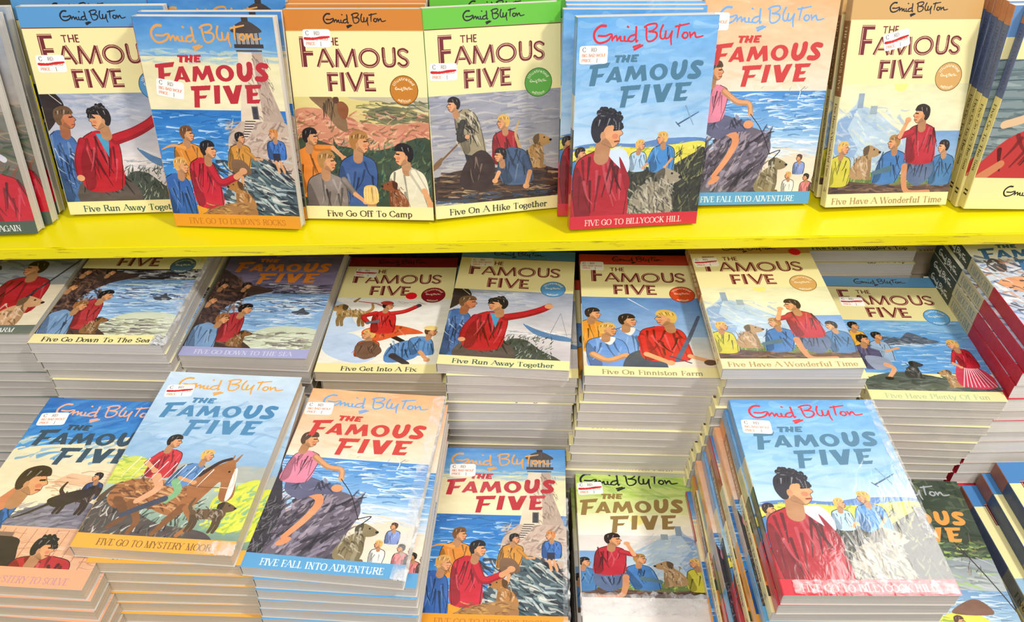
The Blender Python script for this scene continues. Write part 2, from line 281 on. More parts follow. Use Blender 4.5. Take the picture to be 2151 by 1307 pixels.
def curls(P, x, y, r, c, f=1):
    for i in range(26):
        a = -math.pi*(.02+.62*P.r.random()) if f > 0 else -math.pi*(.36+.62*P.r.random()); q = r*P.r.uniform(.85, 1.2)
        P.oval(x-.12*r*f+q*math.cos(a)*.95, y-.1*r+q*math.sin(a), r*.2, r*.16, c, rot=a)
        P.line([(x-.12*r*f+q*math.cos(a+.1)*.9, y-.1*r+q*math.sin(a+.1)*.95), (x-.12*r*f+q*math.cos(a-.15)*.95, y-.1*r+q*math.sin(a-.15))], r*.06, shade(c, P.r.choice((.4, 1.35))))
def torso(P, x, y, w, h, c, lean=0, n=8):
    P.blob([(x-.14*w, y), (x-.46*w, y+.14*h), (x-.55*w+lean*.4, y+.5*h), (x-.48*w+lean, y+h), (x+.46*w+lean, y+h), (x+.54*w+lean*.4, y+.5*h), (x+.46*w, y+.14*h), (x+.14*w, y)], c)
    out = smooth([(x-.14*w, y), (x-.46*w, y+.14*h), (x-.55*w+lean*.4, y+.5*h), (x-.48*w+lean, y+h)]); P.line(out, .7, shade(c, .3), sm=False)
    out = smooth([(x+.46*w+lean, y+h), (x+.54*w+lean*.4, y+.5*h), (x+.46*w, y+.14*h), (x+.14*w, y)]); P.line(out, .6, shade(c, .35), sm=False)
    P.blob([(x-.46*w, y+.2*h), (x-.55*w+lean*.4, y+.5*h), (x-.46*w+lean, y+h), (x-.2*w+lean, y+.9*h), (x-.3*w+lean*.4, y+.5*h)], shade(c, .68), .8)
    folds(P, x+lean*.5, y, w, h, c, n)

def arm(P, pts, w, c, k=2, skin=SK):
    if k == 0: k = len(pts)-1; c = skin
    P.line(pts[:k+1] if k < len(pts)-1 else pts, w, shade(c, .82), w*.8)
    P.line([(a, b-w*.12) for a, b in (pts[:k+1] if k < len(pts)-1 else pts)], w*.55, c, w*.45)
    if k < len(pts)-1: P.line(pts[k:], w*.62, skin, w*.5)
    P.oval(*pts[-1], w*.42, w*.36, skin); 

def bust(P, x, y, r, hair, top, f=1, w=3.6, h=4.2, lean=0, collar=None):
    torso(P, x-.3*r*f, y+1.15*r, w*r, h*r, top, lean*r)
    if collar: P.blob([(x-.9*r, y+1.3*r), (x+.7*r, y+1.2*r), (x+.1*r, y+2.4*r)], collar)
    head(P, x, y, r, hair, f)

def hound(P, x, y, s, c, f=1, sit=True):
    """a shaggy dog; x, y is its chest, s its head size"""
    d = shade(c, .55); l = shade(c, 1.45)
    if sit: P.blob([(x+.6*s*f, y-.6*s), (x+.7*s*f, y+1.4*s), (x+.3*s*f, y+2.4*s), (x-1.6*s*f, y+2.4*s), (x-1.9*s*f, y+1.3*s), (x-.8*s*f, y-.3*s)], c)
    if sit:
        for q in (.1, .5): P.line([(x+q*s*f, y+.3*s), (x+(q+.12)*s*f, y+1.4*s), (x+q*s*f, y+2.3*s), (x+(q+.4)*s*f, y+2.4*s)], .5*s, shade(c, 1.12 if q < .3 else .85), .4*s)
    else:
        P.blob([(x+.7*s*f, y-.5*s), (x+.5*s*f, y+.9*s), (x-1.2*s*f, y+.8*s), (x-3*s*f, y+.9*s), (x-3.2*s*f, y-.2*s), (x-1.4*s*f, y-.6*s)], c)
        for q in (.3, -.2, -2.4, -2.9): P.line([(x+q*s*f, y+.5*s), (x+(q+.1)*s*f, y+1.6*s), (x+(q-.1)*s*f, y+2.5*s)], .55*s, shade(c, .8), .4*s)
        P.line([(x-3*s*f, y), (x-3.7*s*f, y-.9*s), (x-3.5*s*f, y-2*s)], .6*s, c, .25*s)
    P.blob([(x+.1*s*f, y-1.7*s), (x+.9*s*f, y-1.5*s), (x+1.75*s*f, y-.95*s), (x+1.6*s*f, y-.5*s), (x+.8*s*f, y-.25*s), (x-.1*s*f, y-.6*s)], c)
    P.oval(x+1.7*s*f, y-.85*s, .17*s, .15*s, INK); P.oval(x+.9*s*f, y-1.2*s, .1*s, .1*s, INK)
    P.blob([(x+.2*s*f, y-1.7*s), (x-.5*s*f, y-1.3*s), (x-.3*s*f, y-.4*s), (x+.2*s*f, y-.8*s)], d)
    b = (min(x-1.6*s*f, x+1.2*s*f), y-1.5*s, max(x-1.6*s*f, x+1.2*s*f), y+2.1*s) if sit else (min(x-3*s*f, x+.8*s*f), y-1.2*s, max(x-3*s*f, x+.8*s*f), y+.8*s)
    ins = (lambda a, e: ((a-x+.5*s*f)/(1.2*s))**2+((e-y-.7*s)/(1.7*s))**2 < 1) if sit else (lambda a, e: ((a-x+1.2*s*f)/(2*s))**2+((e-y-.1*s)/(.8*s))**2 < 1)
    P.dabs(b, [d, l, shade(c, .75), l], 46, .7*s, .13*s, 1.2, .7, .85, ins)

def sea(P, y0, y1, c0, c1, foam=(226, 236, 244), n=60, x0=0, x1=CW):
    P.grad(x0, y0, x1, y1, c0, c1)
    P.dabs((x0, y0+1, x1, y1), [shade(c0, .75), shade(c1, 1.25), shade(c0, 1.2)], n*2, 20, 1.3, 0, .05, .6)
    P.dabs((x0, y0+3, x1, y1), [foam, shade(c1, 1.6)], n, 15, 1.1, 0, .1, .85)

def scrub(P, box, cols, n=120, ln=5, wd=.8, ang=-1.2): P.dabs(box, cols, n, ln, wd, ang, .8, .85)

# ------------------------------------------------------------------ the pictures: plain seaside and country scenes, one per edition
BLK = (34, 28, 30); BRN = (92, 58, 40); BLD = (226, 178, 92); DKB = (48, 34, 30)

def art_cove(P):
    P.grad(0, 77, 130, 150, (150, 160, 182), (222, 214, 214)); P.grad(0, 140, 130, 186, (222, 214, 214), (196, 190, 196))
    P.dabs((10, 79, 95, 104), [(176, 186, 204), (140, 152, 178), (206, 204, 208)], 90, 16, 2.4, .1, .15, .5)
    P.blob([(-3, 72), (14, 76), (21, 88), (14, 94), (8, 106), (-4, 112)], (46, 36, 36)); P.line([(10, 78), (19, 87)], .8, (210, 205, 200))
    P.dabs((70, 142, 130, 152), [(140, 150, 165), (240, 240, 240)], 40, 9, .8, 0, .1)
    P.blob([(80, 131), (94, 139), (112, 146), (131, 150), (131, 156), (112, 154), (92, 146)], (86, 126, 170)); P.line([(82, 132), (131, 151)], .7, (210, 225, 240))
    P.line([(108, 147), (118, 112)], .7, (150, 150, 160)); P.line([(118, 112), (126, 150)], .35, (120, 120, 130))
    P.blob([(58, 186), (66, 158), (84, 156), (100, 170), (118, 182), (118, 188)], (70, 78, 72)); scrub(P, (60, 150, 112, 184), [(34, 40, 36), (96, 108, 92), (50, 62, 52), (190, 196, 184)], 150, 5, .8)
    torso(P, 10, 113, 30, 72, (66, 104, 162), 6, 14); P.dabs((2, 128, 24, 172), [(196, 210, 226), (30, 44, 84), (40, 62, 110), (36, 54, 98)], 22, 9, 1.1, 1, .5)
    head(P, 19, 101, 10, (104, 76, 52), 1, (196, 120, 80))
    P.blob([(16, 186), (24, 160), (60, 156), (74, 186)], (88, 78, 74)); folds(P, 44, 150, 50, 40, (88, 78, 74), 12)
    torso(P, 46, 114, 36, 58, (186, 30, 44), -5, 18)
    arm(P, [(62, 122), (80, 116), (96, 108), (105, 101)], 11, (186, 30, 44), 3); arm(P, [(30, 124), (22, 142), (20, 160)], 9, (170, 24, 40), 2)
    P.poly([(44, 116), (56, 116), (52, 140)], c=(70, 150, 190)); head(P, 51, 102, 10.5, BLK, -1); curls(P, 51, 102, 10.5, BLK, -1)

def art_camp(P):
    P.grad(0, 77, 130, 125, (226, 212, 140), (214, 186, 120))
    P.blob([(60, 80), (100, 84), (131, 92), (131, 78), (60, 77)], (200, 190, 160)); P.blob([(70, 92), (96, 86), (131, 96), (131, 110), (90, 104)], (120, 118, 86)); P.dabs((66, 82, 130, 106), [(70, 82, 66), (150, 140, 96), (218, 200, 150), (90, 96, 84)], 90, 16, 1.1, .12, .2)
    P.blob([(-2, 92), (22, 88), (48, 98), (90, 104), (131, 102), (131, 132), (60, 128), (-2, 118)], (206, 140, 110)); P.dabs((0, 92, 130, 128), [(226, 170, 140), (180, 100, 84), (120, 96, 60), (232, 196, 150)], 220, 7, 1.4, -.2, .7)
    P.blob([(16, 77), (36, 77), (48, 92), (50, 110), (40, 106), (30, 92)], (134, 104, 74)); folds(P, 36, 76, 18, 34, (134, 104, 74), 12)
    P.blob([(44, 96), (42, 84), (48, 82), (53, 88), (50, 98)], (140, 84, 50)); P.oval(41.5, 80.5, 3, 3.4, (90, 60, 44))
    P.blob([(-2, 120), (40, 124), (80, 128), (131, 118), (131, 188), (-2, 188)], (60, 74, 56)); scrub(P, (30, 118, 130, 180), [(34, 50, 44), (84, 110, 80), (110, 134, 92), (46, 80, 76)], 260, 6, 1.2)
    bust(P, 13, 116, 8, BLK, (224, 132, 48), 1, 4.2, 6); arm(P, [(18, 126), (34, 126), (44, 136)], 7, (224, 132, 48), 1)
    bust(P, 61, 121, 10, (172, 120, 62), (62, 92, 146), 1, 3.6, 5.2, -.4)
    bust(P, 103, 133, 10, BLK, (226, 218, 190), -1, 3.7, 5.4, .3); arm(P, [(112, 150), (122, 168), (128, 182)], 9, (226, 218, 190), 1)
    bust(P, 27, 140, 9.5, (176, 128, 70), (136, 124, 118), 1, 4, 5.5); arm(P, [(42, 158), (52, 172), (62, 180)], 7, (136, 124, 118), 1)
    head(P, 68, 173, 9.5, (232, 192, 110), 0); hound(P, 92, 170, 7, (140, 78, 42), -1)

def art_raft(P):
    P.grad(0, 77, 130, 186, (150, 152, 166), (178, 172, 168)); P.dabs((0, 78, 130, 150), [(190, 190, 198), (120, 124, 144), (206, 198, 190)], 140, 22, 1.6, 0, .06, .6)
    P.blob([(0, 158), (40, 150), (131, 158), (131, 182), (60, 186), (0, 178)], (70, 50, 40)); P.dabs((0, 154, 130, 182), [(34, 26, 26), (120, 84, 56), (190, 160, 120), (50, 40, 44)], 150, 18, 1.3, .1, .18); P.dabs((0, 176, 130, 186), [(60, 80, 110), (30, 34, 50)], 60, 14, 1.4, 0, .1)
    P.line([(40, 112), (22, 128), (6, 142)], 1.7, (120, 84, 50)); P.blob([(10, 136), (2, 142), (-2, 150), (8, 144)], (130, 100, 70))
    P.blob([(30, 100), (44, 100), (54, 134), (50, 148), (36, 150)], (44, 50, 52)); torso(P, 35, 92, 22, 42, (156, 144, 116), 8, 14); P.dabs((26, 98, 48, 132), [BLK, (40, 40, 40), (214, 204, 176)], 30, 10, 1.3, 1.1, .5); head(P, 24, 87, 6.5, BLK, -1); arm(P, [(32, 104), (28, 120), (36, 118)], 6, (60, 58, 54), 2)
    bust(P, 72, 107, 6.5, BLD, (170, 40, 48), -1, 3.8, 5); hound(P, 106, 134, 8, (196, 148, 84), 1); P.line([(88, 132), (84, 118), (88, 106)], 3.4, (196, 160, 110), 1.4)
    P.blob([(26, 164), (34, 142), (50, 132), (62, 146), (58, 170), (40, 172)], (56, 40, 38)); folds(P, 46, 134, 26, 34, (96, 66, 52), 14)
    torso(P, 80, 132, 30, 36, (70, 92, 126), 6, 14); arm(P, [(94, 144), (98, 158), (94, 172)], 8, (70, 92, 126), 1); arm(P, [(70, 144), (66, 156), (62, 164)], 7, (60, 80, 110), 1); head(P, 68, 139, 6.5, BLK, -1)

def art_castle(P, flip=False, full=False):
    t = (lambda x: 130-x) if flip else (lambda x: x); f = -1 if flip else 1
    if full: P.grad(0, 0, 130, 70, (176, 206, 92), (228, 232, 168)); P.grad(0, 70, 130, 100, (240, 236, 190), (250, 246, 232)); P.dabs((0, 0, 130, 46), [(150, 190, 70), (200, 218, 110), (120, 170, 80)], 80, 26, 3, .2, .4, .35); y = 0
    else: P.grad(0, 77, 130, 125, (228, 224, 178), (236, 228, 196))
    P.oval(t(61), 78, 7, 7, (240, 226, 120), .8)
    P.grad(0, 123, 130, 186, (120, 160, 206), (170, 196, 220))
    P.poly([(t(-3), 130), (t(0), 112), (t(10), 104), (t(17), 97), (t(20), 88), (t(24), 88), (t(25), 98), (t(32), 100), (t(40), 103), (t(54), 114), (t(72), 126), (t(95), 136), (t(95), 165), (t(-3), 170)], c=(178, 200, 216))
    P.poly([(t(-3), 130), (t(0), 114), (t(12), 103), (t(20), 100), (t(12), 120), (t(26), 140), (t(14), 166), (t(-3), 170)], c=(126, 158, 200), al=.75)
    P.dabs((min(t(0), t(70)), 100, max(t(0), t(70)), 160), [(232, 232, 216), (150, 176, 208), (206, 214, 190), (196, 206, 222)], 120, 9, 1.8, .5*f, .6, .6)
    P.rect(min(t(19), t(25)), 86, max(t(19), t(25)), 100, (140, 160, 178)); P.rect(min(t(33), t(40)), 98, max(t(33), t(40)), 106, (156, 172, 180))
    P.blob([(-4, 168), (30, 162), (70, 166), (134, 160), (134, 190), (-4, 190)], (104, 128, 70)); scrub(P, (0, 160, 130, 176), [(150, 170, 70), (80, 110, 60), (200, 206, 120), (60, 80, 50)], 160, 5, .8)
    P.blob([(-4, 172), (40, 174), (90, 178), (134, 172), (134, 190), (-4, 190)], (90, 66, 56)); P.dabs((0, 174, 130, 186), [(60, 44, 42), (140, 108, 84), (110, 84, 66)], 80, 12, 1.5, 0, .2)
    bust(P, t(116), 139, 6, BLK, (72, 122, 172), -f, 3.8, 5); bust(P, t(63), 134, 6.5, (170, 128, 70), (72, 124, 184), -f, 3.8, 5, -1*f); P.line([(t(62), 160), (t(46), 164)], 6, (86, 116, 130), 4)
    bust(P, t(11), 139, 6, BLD, (206, 196, 64), f, 3.6, 5); hound(P, t(36), 150, 8, (176, 140, 96), f)
    P.blob([(t(80), 150), (t(104), 150), (t(108), 166), (t(94), 178), (t(76), 164)], (88, 106, 140)); folds(P, t(92), 148, 24, 26, (88, 106, 140), 10); P.line([(t(78), 158), (t(80), 174), (t(86), 184), (t(108), 184)], 6.5, (206, 140, 98), 4)
    torso(P, t(90), 116, 28, 38, (186, 42, 56), 3*f, 12); arm(P, [(t(80), 124), (t(68), 128), (t(74), 112)], 7.5, (186, 42, 56), 1); head(P, t(87), 107, 8.5, DKB, -f)

def art_shore(P, y0=84, sky=((96, 88, 128), (128, 118, 150)), dark=1):
    """cliff and figures at the left, a bay with a wreck"""
    P.grad(0, 0, 130, 90, *sky) if sky else P.rect(0, 70, 130, 96, (52, 44, 46))
    if sky: P.dabs((0, 0, 130, 84), [(80, 72, 104), (140, 132, 164)], 60, 24, 3, 0, .2, .4)
    P.dabs((40, 80, 130, 100), [(60, 60, 80), (236, 238, 240), (40, 40, 52)], 90, 20, 1.3, 0, .08)
    sea(P, 96, 165, (116, 156, 210), (150, 190, 232), n=110); P.dabs((64, 104, 130, 128), [(60, 72, 110), (240, 244, 246)], 60, 18, 1.2, .05, .1)
    P.blob([(66, 160), (90, 150), (131, 156), (131, 190), (50, 190)], (206, 214, 190)); P.dabs((56, 160, 130, 186), [(160, 160, 130), (120, 110, 110), (236, 238, 226), (90, 84, 90)], 90, 16, 1.4, 0, .2)
    P.blob([(96, 126), (102, 124), (107, 119), (110, 124), (116, 128), (112, 131), (100, 130)], (72, 78, 90)); P.dabs((94, 128, 120, 136), [(240, 244, 248)], 16, 8, .9)
    P.blob([(-4, 66), (14, 64), (30, 78), (56, 86), (66, 92), (40, 104), (20, 130), (30, 160), (60, 176), (66, 190), (-4, 190)], (74, 56, 54)); P.dabs((0, 74, 40, 186), [(40, 30, 34), (110, 82, 72), (56, 44, 48), (140, 100, 80)], 170, 12, 2, .8, .9)
    P.line([(26, 92), (44, 92), (64, 92)], 8, (70, 56, 50), 3)
    head(P, 35, 84, 5.5, DKB, 1); head(P, 9, 84, 6, DKB, 1); head(P, 5, 110, 6.5, BRN, 1)
    torso(P, 38, 130, 22, 44, (176, 52, 60), 2, 10); head(P, 46, 124, 8, BLK, 1); torso(P, 14, 148, 26, 44, (120, 154, 196), 4, 10); head(P, 27, 141, 7.5, (160, 104, 60), 1)
    hound(P, 54, 168, 6, (136, 96, 60), 1)
def art_shore_cream(P): art_shore(P, sky=None)

def art_snow(P):
    P.grad(0, 77, 130, 186, (236, 234, 232), (244, 240, 226)); P.blob([(-3, 86), (14, 92), (28, 120), (40, 130), (8, 140), (-3, 128)], (196, 216, 240)); P.blob([(-3, 140), (26, 138), (44, 150), (60, 172), (40, 184), (6, 170)], (192, 212, 240)); P.dabs((30, 84, 100, 94), [(190, 170, 160)], 14, 12, .8, .3, .3)
    hound(P, 12, 104, 8.5, (176, 138, 84), -1, False); P.line([(22, 84), (27, 77)], 4, (150, 116, 76), 2); P.line([(26, 84), (48, 88), (60, 96)], 1.2, (180, 50, 50))
    P.line([(66, 138), (84, 150)], 6, DKB, 5); P.blob([(42, 130), (74, 124), (104, 136), (80, 140), (56, 150), (40, 142)], (214, 88, 44)); folds(P, 64, 122, 44, 24, (214, 88, 44), 10)
    bust(P, 46, 140, 7.5, BLD, (206, 92, 46), -1, 3, 3.4); P.blob([(36, 156), (52, 150), (64, 166), (50, 178), (38, 172)], (116, 84, 66)); folds(P, 50, 150, 20, 26, (116, 84, 66), 8)
    torso(P, 58, 100, 24, 36, (204, 44, 42), 2, 12); arm(P, [(66, 104), (80, 100), (94, 90)], 7, (204, 44, 42), 3, (60, 60, 74)); arm(P, [(48, 104), (36, 110), (42, 120), (52, 118)], 7, (204, 44, 42), 2, (110, 110, 124)); head(P, 60, 91, 6.5, BLK, 1); P.oval(58, 86, 7, 3.4, (190, 62, 54))
    P.blob([(70, 160), (90, 148), (104, 158), (98, 176), (70, 182)], (92, 136, 192)); folds(P, 84, 148, 34, 30, (92, 136, 192), 12); P.line([(76, 172), (92, 184)], 8, (70, 62, 66), 6)
    torso(P, 102, 142, 24, 28, (94, 142, 200), 4, 8); arm(P, [(104, 152), (104, 166), (112, 178)], 8, (94, 142, 200), 1); head(P, 112, 134, 7, BRN, 1); P.oval(111, 128, 7.4, 3.6, (238, 206, 130))

def art_hill(P):
    P.grad(0, 77, 130, 150, (96, 142, 202), (160, 190, 222)); P.grad(0, 140, 130, 186, (190, 204, 214), (236, 214, 190)); P.line([(50, 80), (70, 98)], 1.6, (220, 228, 238), .4)
    bust(P, 12, 106, 8.5, DKB, (232, 152, 52), 1, 3.6, 5.4); bust(P, 47, 116, 9.5, DKB, (120, 160, 214), 1, 3.4, 5, .2, (236, 228, 220)); bust(P, 26, 131, 9.5, BLD, (104, 150, 214), 1, 4, 4.8, .3, (240, 236, 230))
    arm(P, [(10, 168), (24, 176), (42, 168)], 8, (104, 150, 214), 0); P.blob([(46, 166), (70, 160), (80, 190), (40, 190)], (66, 76, 90))
    torso(P, 80, 124, 44, 50, (206, 40, 40), 2, 16); head(P, 86, 111, 11.5, (222, 180, 84), -1); arm(P, [(60, 142), (62, 166), (84, 178)], 10, (206, 40, 40), 1); arm(P, [(100, 146), (104, 168), (124, 176)], 9, (206, 40, 40), 1); P.oval(122, 177, 6, 4, (90, 60, 50))
    P.line([(120, 108), (106, 142), (91, 174)], 3.4, (84, 98, 124), 5); P.line([(84, 168), (104, 178)], 1.4, (60, 70, 90))

def art_bay(P):
    sea(P, 77, 160, (112, 170, 222), (86, 152, 216), (196, 222, 240), 60); P.dabs((30, 78, 128, 96), [(160, 196, 226), (130, 180, 220)], 40, 30, 2.4, .05, .1, .5)
    P.blob([(34, 118), (48, 106), (56, 108), (66, 98), (72, 98), (84, 106), (96, 112), (70, 116)], (92, 104, 122)); P.dabs((38, 104, 90, 116), [(60, 72, 90), (130, 140, 150)], 34, 8, 1.4, .3, .3); P.dabs((30, 116, 100, 120), [(220, 232, 240)], 20, 16, .8)
    P.blob([(-3, 176), (14, 164), (44, 158), (80, 166), (100, 172), (131, 168), (131, 190), (-3, 190)], (80, 92, 88)); P.dabs((0, 164, 130, 186), [(50, 60, 60), (110, 120, 110), (70, 84, 80)], 110, 12, 1.8, .1, .4)
    bust(P, 14, 88, 6, BLK, (230, 170, 60), 1, 3.2, 4); bust(P, 34, 104, 6, BLK, (150, 176, 206), 1, 3.2, 5); bust(P, 18, 110, 7, BLK, (80, 76, 112), 1, 3.6, 5); arm(P, [(24, 122), (36, 128), (50, 122)], 5, (150, 176, 206), 1)
    P.blob([(12, 136), (32, 138), (36, 150), (18, 156)], (150, 160, 184)); P.line([(30, 148), (36, 154), (28, 166)], 6, (226, 168, 128), 4); P.oval(27, 168, 4.4, 2.4, BLK)
    hound(P, 56, 152, 6, (56, 58, 62), 1); hound(P, 88, 164, 6, (176, 140, 96), -1)
    P.blob([(100, 148), (116, 146), (130, 166), (124, 180), (94, 176)], (196, 60, 84)); [P.line([(108+i*1.2, 148), (96+i*4, 178)], .9, (244, 206, 214)) for i in range(9)]
    torso(P, 112, 122, 18, 28, (186, 34, 52), 2, 8); arm(P, [(104, 130), (98, 144), (104, 150)], 5, (186, 34, 52), 1); head(P, 108, 116, 6.5, BLD, -1)

def art_lighthouse(P):
    P.grad(0, 0, 130, 36, (70, 138, 206), (120, 172, 214)); P.grad(0, 34, 130, 82, (232, 222, 176), (240, 230, 190)); P.dabs((0, 28, 130, 40), [(140, 180, 210), (210, 214, 190)], 60, 20, 2, 0, .1, .5)
    sea(P, 82, 175, (44, 120, 196), (78, 150, 214), (230, 238, 246), 80)
    P.blob([(68, 130), (72, 106), (86, 92), (100, 84), (124, 90), (134, 110), (134, 190), (60, 190)], (198, 176, 158)); P.dabs((72, 92, 130, 140), [(160, 140, 126), (220, 200, 184), (130, 110, 104), (186, 150, 140)], 130, 8, 1.5, -.5, .8)
    P.poly([(93, 30), (115, 30), (118, 60), (128, 92), (86, 92), (91, 60)], c=(226, 210, 184)); P.poly([(106, 30), (115, 30), (118, 60), (128, 92), (108, 92)], c=(176, 152, 138), al=.8); P.dabs((100, 34, 122, 90), [(150, 126, 116), (200, 180, 160), (120, 100, 96)], 80, 6, .8, 1.2, .4)
    P.rect(91, 23, 118, 26.5, (62, 52, 52)); P.rect(92, 28, 116, 29.4, (80, 70, 66)); P.rect(93, 12, 115, 23, (150, 150, 150)); [P.line([(94+i*4.1, 12), (94+i*4.1, 23)], .9, (52, 46, 48)) for i in range(6)]; P.blob([(91, 13), (94, 7), (104, 3), (113, 7), (117, 13)], (70, 62, 60)); P.rect(101, .5, 107, 4, (56, 50, 50))
    P.rect(98, 78, 104, 90, (96, 92, 98)); P.rect(99, 79, 103, 90, (64, 62, 70))
    for i in range(7): P.bar((88-i*.7+2, 92+i*2.4), (98-i*1.6+2, 92+i*2.4), 1.4, (96, 80, 76)); P.bar((88-i*.7+2, 93.1+i*2.4), (98-i*1.6+2, 93.1+i*2.4), .9, (236, 222, 206))
    P.blob([(38, 180), (60, 160), (76, 140), (94, 126), (112, 134), (131, 156), (131, 190), (34, 190)], (72, 88, 96)); P.dabs((44, 130, 130, 184), [(40, 46, 54), (190, 206, 206), (110, 136, 138), (30, 34, 42), (226, 226, 214)], 190, 14, 2, .5, .5)
    P.line([(74, 134), (78, 146), (76, 156)], 4, SK, 3); bust(P, 82, 108, 5, BLK, (206, 142, 58), 1, 4, 5, -.8); P.blob([(70, 130), (82, 130), (88, 142), (72, 144)], (120, 90, 66)); arm(P, [(86, 120), (94, 128), (100, 128)], 4, (206, 142, 58), 1)
    bust(P, 115, 104, 4.6, (206, 130, 64), (66, 116, 190), -1, 3.6, 4); P.rect(112, 122, 119, 130, (44, 48, 66)); P.line([(114, 130), (116, 140)], 2.6, SK); P.line([(118, 130), (121, 140)], 2.6, SK)
    bust(P, 31, 105, 7, (120, 78, 46), (222, 140, 52), 1, 3.8, 5); P.line([(26, 118), (14, 116), (3, 120)], 3.4, (232, 160, 80), 1)
    torso(P, 40, 128, 26, 48, (196, 36, 54), 2, 12); arm(P, [(48, 138), (56, 152), (72, 146), (80, 140)], 9, (196, 36, 54), 2); head(P, 49, 120, 8, BLK, 1)
    torso(P, 11, 144, 26, 46, (50, 96, 166), 2, 12); head(P, 19, 136, 7.5, (222, 168, 92), 1); hound(P, 74, 162, 7, (176, 120, 60), -1); P.blob([(34, 186), (50, 176), (82, 172), (84, 188)], (166, 120, 70)); P.dabs((38, 174, 82, 186), [(120, 80, 44), (206, 160, 90)], 40, 6, 1, 0, .5)

def art_glider(P):
    P.grad(0, 0, 130, 118, (98, 166, 226), (190, 216, 238)); P.dabs((0, 0, 130, 100), [(130, 186, 232), (176, 210, 238), (110, 170, 224)], 110, 30, 4, -.15, .3, .35)
    P.blob([(0, 116), (30, 112), (60, 114), (90, 110), (131, 112), (131, 130), (0, 130)], (92, 132, 190)); P.blob([(-3, 122), (30, 116), (70, 118), (100, 116), (131, 116), (131, 150), (-3, 150)], (228, 216, 84)); P.dabs((0, 116, 130, 140), [(200, 200, 60), (244, 236, 130), (150, 170, 60)], 110, 7, 1.4, -.3, .6)
    P.line([(101, 97), (120, 86)], 1.6, (70, 96, 130), .8); P.line([(107, 80), (116, 98)], 1.3, (130, 160, 190), .8); P.line([(99, 95), (103, 99)], 1.1, (70, 96, 130))
    P.blob([(-3, 140), (20, 136), (60, 134), (90, 140), (118, 126), (131, 124), (131, 190), (-3, 190)], (52, 54, 46)); scrub(P, (0, 134, 130, 184), [(30, 30, 32), (80, 84, 60), (120, 124, 80), (40, 44, 40)], 240, 8, 1.2); scrub(P, (104, 118, 130, 150), [(40, 40, 40), (150, 150, 90), (70, 74, 56)], 70, 6, 1)
    bust(P, 8, 122, 5.5, DKB, (80, 136, 196), 1, 3.8, 5); bust(P, 66, 116, 4.8, BLD, (176, 206, 232), 1, 3.2, 4); bust(P, 87, 110, 5.6, BLD, (72, 140, 206), -1, 4, 4.6); arm(P, [(96, 122), (98, 130), (92, 138)], 4, (72, 140, 206), 1); arm(P, [(78, 124), (74, 134), (70, 138)], 4, (72, 140, 206), 1)
    hound(P, 90, 158, 11, (158, 148, 126), 1); P.blob([(58, 190), (62, 164), (80, 152), (100, 164), (98, 190)], (150, 142, 122)); P.dabs((58, 152, 104, 186), [(96, 90, 78), (206, 198, 178), (60, 56, 52), (180, 170, 148)], 150, 8, 1.2, 1.1, .6)
    torso(P, 28, 120, 50, 72, (178, 36, 50), 2, 20); P.blob([(34, 122), (48, 118), (56, 128), (54, 142)], (206, 222, 238)); P.blob([(46, 126), (58, 150), (54, 160)], (150, 28, 42))
    head(P, 33, 102, 15.5, (40, 40, 50), 1); curls(P, 31, 101, 15.5, (40, 40, 50)); curls(P, 40, 92, 7, (34, 34, 44))

def art_rock(P):
    P.grad(0, 0, 130, 84, (246, 178, 128), (250, 224, 204)); P.dabs((0, 0, 130, 80), [(246, 190, 150), (250, 208, 178)], 60, 30, 4, .1, .3, .35)
    sea(P, 84, 140, (70, 136, 206), (166, 204, 236), (236, 242, 248), 90); P.grad(0, 140, 130, 186, (238, 214, 190), (240, 220, 200)); P.blob([(64, 146), (90, 138), (131, 148), (131, 132), (64, 132)], (200, 220, 240), .8); P.dabs((70, 132, 130, 150), [(246, 246, 246), (170, 200, 230)], 40, 16, 1.2, .1, .12)
    P.dabs((66, 74, 112, 82), [(120, 140, 170)], 3, 5, .5, -.8); P.line([(100, 78), (104, 84), (103, 92)], .7, (240, 244, 248)); P.line([(104, 84), (108, 80)], .6, (120, 140, 170))
    P.blob([(-3, 110), (12, 128), (24, 150), (24, 128), (44, 120), (60, 119), (76, 126), (82, 140), (76, 160), (70, 190), (-3, 190)], (108, 100, 114)); P.dabs((2, 124, 78, 184), [(60, 54, 64), (150, 140, 160), (84, 76, 90), (40, 36, 44), (176, 160, 170)], 220, 14, 2.4, -.9, .5)
    P.blob([(-3, 96), (6, 110), (16, 150), (10, 186), (-3, 186)], (52, 48, 56)); scrub(P, (0, 130, 18, 184), [(30, 28, 34), (120, 116, 120)], 60, 8, 1)
    P.line([(22, 118), (44, 128), (40, 146), (26, 168)], 8.5, (226, 150, 104), 5); P.oval(27, 172, 6.5, 3, (226, 150, 104), rot=-.6)
    P.blob([(12, 108), (28, 106), (48, 112), (60, 114), (58, 122), (40, 124), (26, 130), (12, 122)], (96, 96, 126)); folds(P, 32, 106, 40, 18, (96, 96, 126), 12); P.oval(56, 116, 5, 4, (226, 150, 104))
    torso(P, 20, 78, 24, 34, (224, 132, 158), -4, 10); arm(P, [(28, 84), (42, 94), (54, 96), (57, 106)], 6, (224, 132, 158), 0); head(P, 17, 65, 8.5, (84, 62, 46), 1)
    P.line([(57, 106), (70, 122), (82, 146)], .7, INK); hound(P, 86, 164, 8.5, (136, 122, 88), 1); P.line([(80, 146), (92, 142), (86, 150)], .9, INK)
    for x, y, r, h, c in ((113, 150, 3.2, BRN, (130, 150, 206)), (104, 168, 3.4, BLD, (230, 226, 220)), (123, 170, 3.4, BLK, (214, 120, 120)), (132, 172, 3, BLK, (120, 90, 80))): bust(P, x, y, r, h, c, -1, 3.4, 4)

